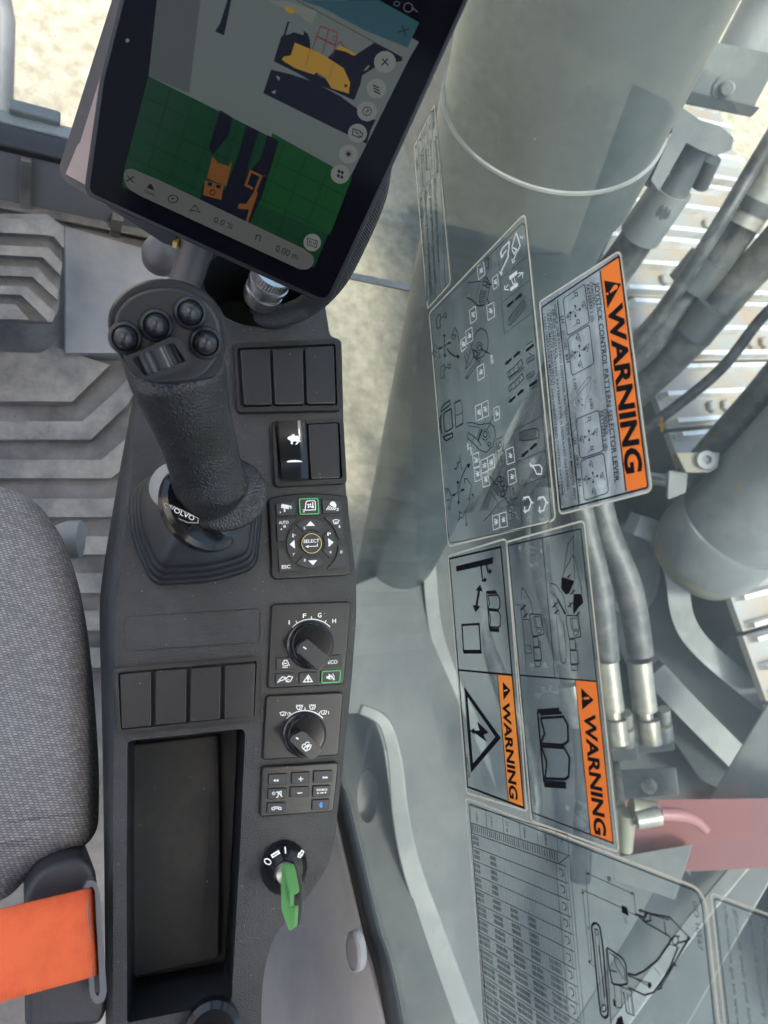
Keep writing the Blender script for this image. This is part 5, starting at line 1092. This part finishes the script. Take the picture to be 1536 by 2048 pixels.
# belt housing and belt
bh = thing('seat_belt', 'bright orange seat belt threaded through a grey guide loop on a black housing', 'seat belt', pz(120, 1900, .0))
BP_ = Pl((0, 0, .0), (0, 0, 1))
b = MB(); slab(b, BP_, [(48, 1790, 20), (70, 1748, 30), (120, 1722, 40), (165, 1715, 20), (190, 1735, 20), (205, 1840, 20), (216, 2020, 30), (200, 2052, 15), (50, 2060, 15)], .0, -.07, M_seatp, 10); b.build('belt_housing', bh, bevel=.010, seg=4)
gz_ = Pl((0, 0, .014), (0, 0, 1)); b = MB()
holed(b, gz_, rnd([(166, 1775), (176, 1760), (192, 1762), (200, 1785), (214, 1985), (208, 2004), (192, 2010), (180, 1995)], 12, 4), [rnd([(176, 1778), (183, 1771), (190, 1782), (200, 1982), (196, 1994), (190, 1985)], 4, 3)], 0, .004, M_sleeve)
fixn(b.build('guide_loop', bh, bevel=.0008))
b = MB(); nU = 14; vs = []
for i in range(nU+1):
    t_ = i/nU; ua = -160+t_*(188+160); va0 = 1856-(1856-1774)*t_; va1 = 2048-(2048-1950)*t_
    if t_ < .5: va1 += (1-t_*2)*6
    zz_ = .018-.0015*math.sin(t_*9)+.02*(1-t_)
    if i == nU: zz_ = .008
    for k in range(7):
        s_ = k/6; vs.append(pz(ua+s_*(8*t_), va0*(1-s_)+va1*s_, zz_+.0012*math.sin(s_*math.pi*2+t_*3)))
b.add(vs, [[i*7+k, i*7+k+1, (i+1)*7+k+1, (i+1)*7+k] for i in range(nU) for k in range(6)], M_belt)
def sol2(o):
    s_ = o.modifiers.new('t', 'SOLIDIFY'); s_.thickness = .0014; s_.offset = 0
b.build('webbing', bh, mods=sol2, ang=60)
b = MB(); b.tube([pz(110, 1088, -.2), pz(140, 1080, -.19), pz(162, 1078, -.185), pz(170, 1080, -.185)], [.010, .011, .0105, .006], M_lever, seg=20, ratio=1.5); tag(b.build('seat_lever'), 'short pale grey lever poking out beside the seat cushion', 'lever')
# unseen cab roof added to block sun; milky hatch added as soft key light
rf = thing('added_roof', 'unseen grey roof added above the seat to block direct sun', 'roof', (0, 0, 1.1))
b = MB(); zr = 1.08; b.box((-.45, -.68, zr), 1.42, 1.04, .04, M_lightblock); b.box((-.45, .93, zr), 1.42, .06, .04, M_fwall); b.box((-1.1, .37, zr), .12, 1.06, .04, M_fwall); b.box((-.02, .37, zr), .56, 1.06, .04, M_lightblock); b.build('added_roof_shell', rf, smooth=False)
M_softbox = bpy.data.materials.new('softbox_milky'); M_softbox.use_nodes = True; _n = M_softbox.node_tree.nodes; _n.clear(); _o = _n.new('ShaderNodeOutputMaterial'); _tl = _n.new('ShaderNodeBsdfTranslucent'); _tl.inputs[0].default_value = (.92, .88, .82, 1); M_softbox.node_tree.links.new(_tl.outputs[0], _o.inputs[0])
b = MB(); b.box((-.67, .37, zr), .74, 1.06, .005, M_softbox); b.build('softbox_hatch', rf, smooth=False)  # added panel that spreads sunlight as a soft key from upper left
bw = MB(); bw.box((-.45, -1.2, .1), 1.42, .03, 1.2, M_lightblock); tag(bw.build('added_rear_wall', smooth=False), 'unseen grey rear wall added behind the seat to shape the light', 'wall panel')  # unseen wall added for the cab light, dark to cut reflections
# ================================================================== OUTSIDE
ZG = -1.9
b = MB(); b.box((0, 0, ZG-.05), 300, 300, .1, M_sand); o = b.build('ground', smooth=False); struct(o)
b = MB(); b.tube([pz(-60, -300, -1.2), pz(5, 40, -1.3), pz(0, 250, -1.4)], [.03]*3, M_grey, seg=16); tag(b.build('handrail'), 'pale upright grab rail outside the windscreen at the upper left', 'rail')
def bar(mb, pts, wpx, th, m, taper=None):
    P3 = [pd(*p_) for p_ in pts]; P3 = smooth_path(P3, 5) if len(P3) > 2 else P3; n = len(P3); vs = []
    for i, p_ in enumerate(P3):
        t_ = (P3[min(i+1, n-1)]-P3[max(i-1, 0)]).normalized(); vw = (p_-O).normalized(); S_ = t_.cross(vw).normalized(); B_ = S_.cross(t_).normalized()
        if B_.dot(vw) < 0: B_ = -B_
        ww = wpx if not isinstance(wpx, (list, tuple)) else wpx[0]+(wpx[1]-wpx[0])*i/(n-1)
        r = ww*dep(p_)/F/2; vs += [p_-S_*r, p_+S_*r, p_+S_*r+B_*th, p_-S_*r+B_*th]
    fs = [[i*4+k, i*4+(k+1) % 4, (i+1)*4+(k+1) % 4, (i+1)*4+k] for i in range(n-1) for k in range(4)]+[[0, 1, 2, 3], [n*4-1, n*4-2, n*4-3, n*4-4]]
    mb.add(vs, fs, m)
def ptube(mb, pts, wpx, m, seg=24, sm=True):
    P3 = [pd(*p_[:3]) for p_ in pts]; ws_ = [p_[3] if len(p_) > 3 else wpx for p_ in pts]
    if sm and len(P3) > 2:
        k = 6; out = smooth_path(P3, k); rr = []
        for i in range(len(P3)-1):
            for j in range(k): rr.append(ws_[i]+(ws_[i+1]-ws_[i])*j/k)
        rr.append(ws_[-1]); P3 = out; ws_ = rr
    mb.tube(P3, [w_*dep(p_)/F/2 for w_, p_ in zip(ws_, P3)], m, seg=seg)
# near boom cylinder
cy = thing('boom_cylinder', 'huge dull grey green hydraulic cylinder slanting down just outside the glass', 'hydraulic cylinder', pd(900, 900, 1.4))
D0, D1 = .78, 2.2
b = MB()
def L2(t): return (1200+(772-1200)*t, -120+(1170+120)*t)
a3, b3 = pd(1150, 100, .65), pd(768, 1190, 2.4)
ax = (b3-a3)
def cyl(t): return a3+ax*t
rC = .105
b.tube([cyl(-.07), cyl(.030)], [rC*1.04, rC*1.04], M_cyl, seg=72)
b.tube([cyl(.030), cyl(.033), cyl(.070), cyl(.072)], [rC*1.055, rC*1.065, rC*1.065, rC*1.0], M_cyl, seg=72)
b.tube([cyl(.072), cyl(.93)], [rC*1.0, rC*1.0], M_cyl, seg=72)
b.tube([cyl(.93), cyl(.95), cyl(.99), cyl(1.0)], [rC*1.04, rC*1.08, rC*1.06, rC*.8], M_grey, seg=72)
b.build('cylinder_barrel', cy)
b = MB(); b.tube([cyl(.029), cyl(.0305)], [rC*1.068]*2, M_pale, seg=72); b.build('weld_bead', cy)
# bracket with bolt
br = thing('pipe_bracket', 'flat grey bracket plate with one round bolt at the upper right', 'bracket', pd(1400, 230, 1.2))
BR = Pl(pd(1400, 220, 1.22), -ray(1400, 300))
b = MB(); slab(b, BR, [(1246, 130), (1400, 78), (1560, 110), (1548, 140), (1512, 205), (1505, 232), (1368, 205), (1300, 195)], 0, -.05, M_grey, 3); slab(b, BR, [(1238, 75), (1268, 80), (1250, 180), (1236, 205), (1180, 240), (1225, 140)], -.02, -.06, M_greyd, 2); slab(b, BR, [(1368, 180), (1520, 215), (1505, 232), (1372, 206)], .004, -.05, M_greyd, 2)
fixn(b.build('plate', br, bevel=.003))
b = MB(); c = BR.hit(1455, 178, 0); s_ = dep(c)/F; b.lathe(c, BR.n, [(27*s_, 0), (27*s_, .003), (14*s_, .003), (14*s_, .010), (11*s_, .012)], M_grey, seg=6*5); b.build('bolt', br)
# flange block under it
vb = thing('hose_flange', 'grey hose flange block with two dark bolts next to the big cylinder', 'hose flange', pd(1300, 280, 1.25))
VB = Pl(pd(1290, 300, 1.25), -ray(1290, 300))
b = MB(); slab(b, VB, [(1318, 232), (1350, 205), (1400, 240), (1440, 252), (1468, 275), (1462, 300), (1432, 312), (1400, 300), (1372, 285)], 0, -.08, M_grey, 4); slab(b, VB, [(1322, 210), (1394, 248), (1318, 382), (1302, 360), (1345, 262)], .012, -.01, M_grey, 2); slab(b, VB, [(1262, 330), (1320, 215), (1350, 235), (1302, 378), (1250, 350)], -.004, -.05, M_greyd, 2)
fixn(b.build('flange_plate', vb, bevel=.003))
for u, v in ((1328, 252), (1292, 330)):
    b = MB(); c = VB.hit(u, v, -.002); s_ = dep(c)/F; b.lathe(c, VB.n, [(20*s_, 0), (20*s_, .004), (17*s_, .005), (17*s_, .016), (14*s_, .018)], M_greyd, seg=6*4); b.build('flange_bolt', vb)
def hose(name, label, cat, pts, w_, m, extra=None, group=None):
    if extra:
        t = thing(name, label, cat, pd(*pts[0][:3]), group=group); b = MB(); ptube(b, pts, w_, m); b.build('hose_body', t)
        for en, ep_, ew, em in extra: b = MB(); ptube(b, ep_, ew, em, sm=False); b.build(en, t)
        return t
    b = MB(); ptube(b, pts, w_, m); return tag(b.build(name), label, cat, group)
HG = 'hydraulic hoses beyond the glass'
hose('hydraulic_pipe', 'pale grey steel pipe leaving the flange block towards the warning sticker', 'pipe', [(1385, 290, 1.3, 70), (1330, 400, 1.36, 72), (1290, 455, 1.42, 70), (1245, 520, 1.5, 70), (1190, 600, 1.6, 70), (1130, 740, 1.75, 66), (1040, 920, 2.1, 60), (940, 1120, 2.5, 50)], 70, M_hoseg, [('ferrule', [(1345, 375, 1.345), (1280, 470, 1.43)], 84, M_grey), ('end_socket', [(1425, 318, 1.3), (1400, 372, 1.35)], 34, M_greyd)], group=HG)
hose('hydraulic_pipe', 'thin steel pipe running close along the huge cylinder edge', 'pipe', [(1262, 345, 1.32), (1205, 470, 1.45), (1160, 560, 1.6), (1090, 700, 1.8), (1010, 860, 2.0), (880, 1110, 2.6)], 34, M_grey, [('ferrule', [(1255, 350, 1.30), (1192, 468, 1.42)], 44, M_pale)], group=HG)
hose('hydraulic_hose', 'thin black hose curving from the right edge behind the WARNING band', 'hose', [(1560, 245, 1.45), (1500, 345, 1.5), (1425, 470, 1.55), (1340, 600, 1.65), (1250, 720, 1.8), (1120, 880, 2.1), (960, 1100, 2.6)], 30, M_hose, group=HG)
hose('hydraulic_hose', 'thick grey brown hose with a crimped ferrule, upper of the two thick diagonal hoses', 'hose', [(1580, 270, 1.5, 90), (1500, 420, 1.6, 74), (1400, 560, 1.7, 72), (1290, 690, 1.8, 66), (1150, 830, 2.05, 58), (1000, 1060, 2.6, 50)], 70, M_hoseg, [('ferrule', [(1560, 320, 1.51), (1478, 448, 1.58)], 84, M_fit), ('collar', [(1515, 395, 1.545), (1500, 418, 1.56)], 92, M_greyd), ('end_sleeve', [(1420, 520, 1.66), (1375, 575, 1.7)], 88, M_greyd)], group=HG)
hose('hydraulic_hose', 'thick dark hose crossing the bright track, lower of the two thick diagonal hoses', 'hose', [(1600, 440, 1.55, 84), (1500, 545, 1.65, 70), (1380, 680, 1.75, 68), (1280, 775, 1.9, 66), (1150, 890, 2.1, 66), (1050, 1040, 2.5, 58)], 80, M_hoseg, [('end_sleeve', [(1430, 612, 1.68), (1385, 668, 1.73)], 80, M_greyd)], group=HG)
hose('steel_rod', 'smooth dark grey rod running up to the right above the second cylinder', 'rod', [(1600, 690, 1.6, 62), (1520, 790, 1.7, 60), (1440, 880, 1.8, 58), (1375, 955, 1.9, 54)], 60, M_hose, group=None)
hose('grab_rail', 'broad grey tube above the bracket plate at the top right corner', 'pipe', [(1620, -160, 1.5, 100), (1540, 0, 1.6, 100), (1440, 190, 1.7, 96)], 100, M_grey)
b = MB(); ptube(b, [(1440, -60, 1.2, 50), (1400, 20, 1.25, 50), (1300, 200, 1.35, 60)], 50, M_greyd); tag(b.build('steel_tube'), 'dark tube tucked behind the right edge of the huge cylinder', 'pipe')
# second boom cylinder
c2 = thing('boom_cylinder', 'second broad grey cylinder with a rounded base at the right edge of the frame', 'hydraulic cylinder', pd(1350, 1050, 2.0))
b = MB(); a3, b3 = pd(1760, 760, 1.5), pd(1405, 1110, 1.95); ax = b3-a3; r = 108*dep(b3)/F
for t0, t1, k0, k1 in ((-.3, .78, .92, .92),): b.tube([a3+ax*t0, a3+ax*t1], [r*k0, r*k1], M_grey, seg=64)
b.tube([a3+ax*.78, a3+ax*.80, a3+ax*.93, a3+ax*.97], [r*.99, r*1.02, r*1.02, r*.99], M_grey, seg=64); b.tube([a3+ax*.97, a3+ax*1.0, a3+ax*1.05, a3+ax*1.09], [r*.95, r*.94, r*.86, r*.66], M_yel, seg=64)
b.build('cylinder_barrel', c2)
CB = Pl(pd(1390, 935, 1.75), -ray(1390, 935)+V((0, 0, 400)))
cb = thing('pin_block', 'yellowish grey clamp block with a drilled bolt where the rod meets the second cylinder', 'clamp block', pd(1390, 935, 1.75))
b = MB(); slab(b, CB, [(1352, 905), (1440, 905), (1436, 935), (1420, 945), (1372, 945)], 0, -.06, M_yel, 3); slab(b, CB, [(1338, 940), (1375, 945), (1372, 985), (1335, 1000)], -.03, -.07, M_grey, 6); fixn(b.build('block', cb, bevel=.004))
b = MB(); c = CB.hit(1412, 920, 0); s_ = dep(c)/F; b.lathe(c, CB.n, [(18*s_, 0), (18*s_, .012), (9*s_, .012), (9*s_, .003)], M_pale, seg=28); b.build('bolt', cb)
hose('threaded_pipe', 'short ribbed metal pipe from the clamp block towards the WARNING sticker corner', 'pipe', [(1290, 955, 1.9, 26), (1330, 960, 1.9, 26), (1380, 962, 1.85, 22)], 24, M_fit)
hose('hydraulic_hose', 'thin black hose looping under the two thick diagonal hoses', 'hose', [(1600, 560, 1.62), (1520, 640, 1.66), (1440, 740, 1.72), (1330, 830, 1.85), (1230, 905, 2.0), (1120, 1010, 2.2)], 22, M_hose, group=HG)
hose('hydraulic_hose', 'black hose passing behind the lightning bolt sticker', 'hose', [(1000, 1000, 2.2), (960, 1130, 2.1), (965, 1260, 2.05), (1010, 1380, 2.0), (1060, 1520, 2.0), (1070, 1700, 2.0)], 34, M_hose, group=HG)
hose('hydraulic_hose', 'dark hose running down behind the open book sticker', 'hose', [(1090, 980, 2.1), (1080, 1120, 2.05), (1110, 1260, 2.0), (1150, 1400, 1.95), (1170, 1560, 1.95), (1160, 1760, 1.95)], 40, M_hoseg, [('ferrule', [(1140, 1370, 1.94), (1160, 1450, 1.93)], 50, M_fit)], group=HG)
# track
ZT = -.85
A_, B_ = pz(1170, 400, ZT), pz(1352, 900, ZT); e1 = (B_-A_).normalized(); g0, g1 = pz(1260, 492, ZT), pz(1520, 514, ZT); e2 = (g1-g0).normalized()
tr = thing('crawler_track', 'bright worn steel crawler track with triple grouser shoes and rust patches', 'track', B_)
pitch = .19; Wd = .75; ks = range(-7, 14)
up = V((0, 0, 1))
for k in ks:
    c0 = A_+e1*(pitch*k); jit = (random.random()-.5)*.01; c0 = c0+e2*jit
    b = MB(); hw = pitch*.47; dz = up*.018
    pts = [c0-e1*hw, c0+e1*hw, c0+e1*hw+e2*Wd, c0-e1*hw+e2*Wd]
    b.prism([p_ for p_ in pts], -dz, M_steel)
    for g_ in (-.40, 0, .40):
        cc_ = c0+e1*(pitch*g_)+e2*.015; t2 = .009; hh = .030
        q = [cc_-e1*t2, cc_+e1*t2, cc_+e1*t2+e2*(Wd-.03), cc_-e1*t2+e2*(Wd-.03)]
        w2 = [p_+up*hh for p_ in [cc_-e1*.006, cc_+e1*.006, cc_+e1*.006+e2*(Wd-.03), cc_-e1*.006+e2*(Wd-.03)]]
        b.add(q+w2, [[4, 5, 6, 7], [0, 1, 5, 4], [1, 2, 6, 5], [2, 3, 7, 6], [3, 0, 4, 7]], M_grous)
    for f_ in (.26, .34, .62, .70):
        cc_ = c0+e1*(pitch*.2)+e2*(Wd*f_); b.lathe(cc_, up, [(.018, 0), (.018, .012), (.014, .016)], M_steel, seg=6)
    fixn(b.build('track_shoe', tr, smooth=False))
b = MB(); mid = A_+e1*pitch*3
b.prism([A_+e1*(-1.4)+e2*.12-up*.03, A_+e1*2.5+e2*.12-up*.03, A_+e1*2.5+e2*.62-up*.03, A_+e1*(-1.4)+e2*.62-up*.03], -up*.75, M_greyd); fixn(b.build('track_frame', tr))
# upper frame deck below everything on the lower right
dk = thing('upper_frame', 'dark grey steel deck and side plates of the machine below the window', 'machine frame', pz(1100, 1700, -1.3))
b = MB(); DK = Pl((0, 0, -1.25), (0, 0, 1)); slab(b, DK, [(690, 1180), (830, 1120), (900, 1030), (1150, 1000), (1330, 1000), (1536, 1080), (2300, 1200), (2300, 3400), (500, 3000), (600, 1500)], 0, -.06, M_greyd, 6); fixn(b.build('deck_plate', dk))
bp_ = thing('boom_bracket', 'curved pale edged boom foot brackets with a round boss, beside the hoses', 'boom bracket', pd(1300, 1200, 2.0))
def plate(mb, pts, d, th, m, r=8):
    c_ = (sum(p_[0] for p_ in pts)/len(pts), sum(p_[1] for p_ in pts)/len(pts)); P_ = Pl(pd(c_[0], c_[1], d), -ray(*c_)); slab(mb, P_, pts, 0, -th, m, r); return P_
b = MB(); PP = plate(b, [(1210, 1060, 60), (1260, 1035, 60), (1310, 1060, 60), (1350, 1120, 40), (1370, 1260, 40), (1440, 1340, 40), (1560, 1430), (1560, 1640), (1400, 1560), (1290, 1400), (1210, 1250)], 2.12, .05, M_greyd, 10); fixn(b.build('bracket_plate', bp_, bevel=.004))
b = MB(); c = PP.hit(1256, 1140, 0); s_ = dep(c)/F; b.lathe(c, PP.n, [(60*s_, 0), (60*s_, .02), (52*s_, .02), (50*s_, .01), (16*s_, .01), (16*s_, .03), (10*s_, .032)], M_grey, seg=48, ratio=1.5, ax=ROT @ V((1, 0, 0))); b.build('round_boss', bp_)
b = MB(); bar(b, [(1275, 1050, 2.0), (1322, 1075, 2.0), (1352, 1150, 2.0), (1368, 1240, 2.0), (1420, 1310, 2.0), (1560, 1425, 2.0)], 42, .10, M_pale); fixn(b.build('curved_flange', bp_))
b = MB(); bar(b, [(1310, 1345, 1.98), (1380, 1420, 1.98), (1490, 1530, 1.98), (1560, 1600, 1.98)], [50, 50], .05, M_grey); fixn(b.build('diagonal_rib', bp_))
b = MB(); bar(b, [(1455, 1305, 2.05), (1536, 1350, 2.05), (1600, 1400, 2.05)], [70, 60], .05, M_grey); fixn(b.build('lower_rib', bp_))
b = MB()
for k in range(3): bar(b, [(1488+k*16, 1120, 2.2), (1496+k*16, 1210, 2.2), (1530+k*16, 1280, 2.2), (1600+k*16, 1330, 2.2)], 9, .05, M_pale)
fixn(b.build('stacked_plates', bp_))
# hose pair with fittings
for i, (pts, fx, lab) in enumerate((([(1150, 960, 1.7, 44), (1172, 1060, 1.72, 46), (1200, 1180, 1.74, 48), (1216, 1320, 1.76, 46)], (1222, 1215, -0), 'left grey hose of the pair ending in a crimped fitting'), ([(1190, 960, 1.75, 52), (1212, 1060, 1.77, 54), (1258, 1180, 1.79, 56), (1282, 1310, 1.81, 50)], (1290, 1282, 0), 'right grey hose of the pair ending in a long crimped fitting'))):
    x = 1218+i*64; y = 1322
    hose('hydraulic_hose', lab, 'hose', pts, 50, M_hoseg, [('ferrule', [(x-4, y, 1.75+i*.05), (x+8, y+98, 1.76+i*.05)], 44+i*4, M_fit), ('neck', [(x+6, y+98, 1.76+i*.05), (x+14, y+140, 1.76+i*.05)], 30, M_fit), ('swivel_nut', [(x+14, y+118, 1.75+i*.05), (x+20, y+165, 1.75+i*.05)], 40+i*4, M_fit)], group=HG)
mf = thing('manifold_block', 'pale metal manifold block joining the two hose fittings', 'manifold', pd(1290, 1490, 1.85))
b = MB(); plate(b, [(1218, 1488), (1275, 1485), (1278, 1520), (1226, 1524)], 1.80, .06, M_grey, 4); plate(b, [(1268, 1478), (1345, 1468), (1350, 1500), (1276, 1508)], 1.85, .06, M_grey, 4); plate(b, [(1236, 1540), (1352, 1535), (1358, 1590), (1244, 1600)], 1.9, .05, M_grey, 4); fixn(b.build('block', mf, bevel=.004))
for u, v, d in ((1252, 1440, 1.78), (1252, 1470, 1.79), (1328, 1432, 1.83), (1328, 1462, 1.84)):
    b = MB(); ptube(b, [(u, v-14, d), (u+3, v+18, d+.02)], 32 if v in (1470, 1462) else 24, M_fit, seg=12, sm=False); b.build('cap_nut', mf)
b = MB(); c = pd(1298, 1572, 1.88); b.lathe(c, -ray(1298, 1572), [(.02, -.01), (.02, .012), (.012, .016)], M_fit, seg=20); b.build('cap_bolt', mf)
hose('thin_hose', 'thin beaded metal line dropping from the manifold to the red reflection', 'hose', [(1222, 1480, 1.8, 16), (1232, 1530, 1.82, 16), (1240, 1612, 1.45, 20)], 16, M_fit)
# red reflection in the glass, built as a solid beam
rb_ = thing('red_reflection', 'dull red reflection at the lower right of the glass, built as a beam', 'beam')
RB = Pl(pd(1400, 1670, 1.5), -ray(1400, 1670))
b = MB(); slab(b, RB, [(1238, 1600, 2), (1700, 1594, 2), (1700, 1728, 2), (1330, 1745, 2), (1240, 1750, 2)], 0, -.08, M_red, 2); fixn(b.build('reflection_body', rb_, bevel=.004))
b = MB(); plate(b, [(1230, 1715), (1385, 1688), (1350, 1800), (1230, 1760)], 1.48, .02, M_grey, 3); fixn(b.build('pale_gusset', rb_, bevel=.003))
fr_ = thing('elbow_fitting', 'copper toned elbow fitting with a metal collar in front of the red reflection', 'pipe fitting', pd(1270, 1630, 1.42))
b = MB(); ptube(b, [(1262, 1618, 1.42), (1312, 1626, 1.42)], 44, M_yel, sm=False); ptube(b, [(1254, 1625, 1.42, 36), (1252, 1700, 1.44, 26)], 30, M_yel, sm=False); b.build('elbow', fr_)
b = MB(); ptube(b, [(1272, 1640, 1.40), (1320, 1632, 1.40)], 36, M_fit, sm=False); b.build('collar', fr_)
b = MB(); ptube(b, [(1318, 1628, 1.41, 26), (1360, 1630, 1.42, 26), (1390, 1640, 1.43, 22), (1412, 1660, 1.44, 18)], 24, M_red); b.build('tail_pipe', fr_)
# diagonal frame channel at lower right
dg = thing('frame_channel', 'broad grey diagonal frame channel with worn edge at the lower right', 'frame beam', pd(1450, 1700, 1.6))
b = MB(); bar(b, [(1640, 1400, 1.6), (1500, 1640, 1.62), (1300, 1980, 1.65), (1200, 2150, 1.68)], [150, 170], .05, M_grey); fixn(b.build('channel_web', dg, bevel=.004))
b = MB(); bar(b, [(1700, 1470, 1.55), (1560, 1640, 1.56), (1400, 1830, 1.58), (1200, 2100, 1.6)], [26, 30], .03, M_pale); fixn(b.build('channel_lip', dg, bevel=.004))
# curved rails and plate at lower left of the glass
for i, (pts, w_, lab) in enumerate((([(790, 1060, 2.0), (806, 1180, 2.0), (822, 1270, 2.0), (852, 1370, 2.0), (876, 1500, 2.0)], 30, 'pale curved frame rail, left of the two behind the lightning sticker'), ([(855, 1060, 1.95), (860, 1150, 1.95), (872, 1260, 1.95), (905, 1360, 1.95), (950, 1460, 1.95), (985, 1600, 1.95)], 26, 'pale curved frame rail, right of the two behind the lightning sticker'))):
    b = MB(); bar(b, pts, w_, .06, M_grey); tag(fixn(b.build('frame_rail')), lab, 'frame rail', 'curved frame rails')
sp = thing('side_plate', 'dark green grey mounting plate with one pale oval hole, behind the console corner', 'mounting plate', pd(760, 1700, 1.25))
b = MB(); c_ = (760, 1700); P_ = Pl(pd(760, 1700, 1.3), -ray(760, 1700))
holed(b, P_, rnd([(640, 1440, 20), (700, 1425, 40), (745, 1428, 40), (768, 1490, 60), (782, 1610, 60), (802, 1720, 60), (850, 1870, 60), (940, 2130, 20), (640, 2130, 20)], 20, 5), [[(735+21*math.cos(k*math.pi/12), 1592-54*math.sin(k*math.pi/12)) for k in range(24)]], 0, .015, M_greyd); fixn(b.build('plate', sp, bevel=.004))
b = MB(); bar(b, [(722, 1418, 1.27), (768, 1445, 1.27), (790, 1520, 1.27), (800, 1620, 1.27), (822, 1730, 1.27), (872, 1875, 1.27), (965, 2130, 1.27)], [20, 48], .05, M_grey); fixn(b.build('rim', sp, bevel=.003))
b = MB(); P2 = Pl(P_.o-P_.n*.03, P_.n); slab(b, P2, [(690, 1500), (790, 1500), (800, 1700), (690, 1700)], 0, -.02, M_pale, 2); b.build('inner_web', sp)
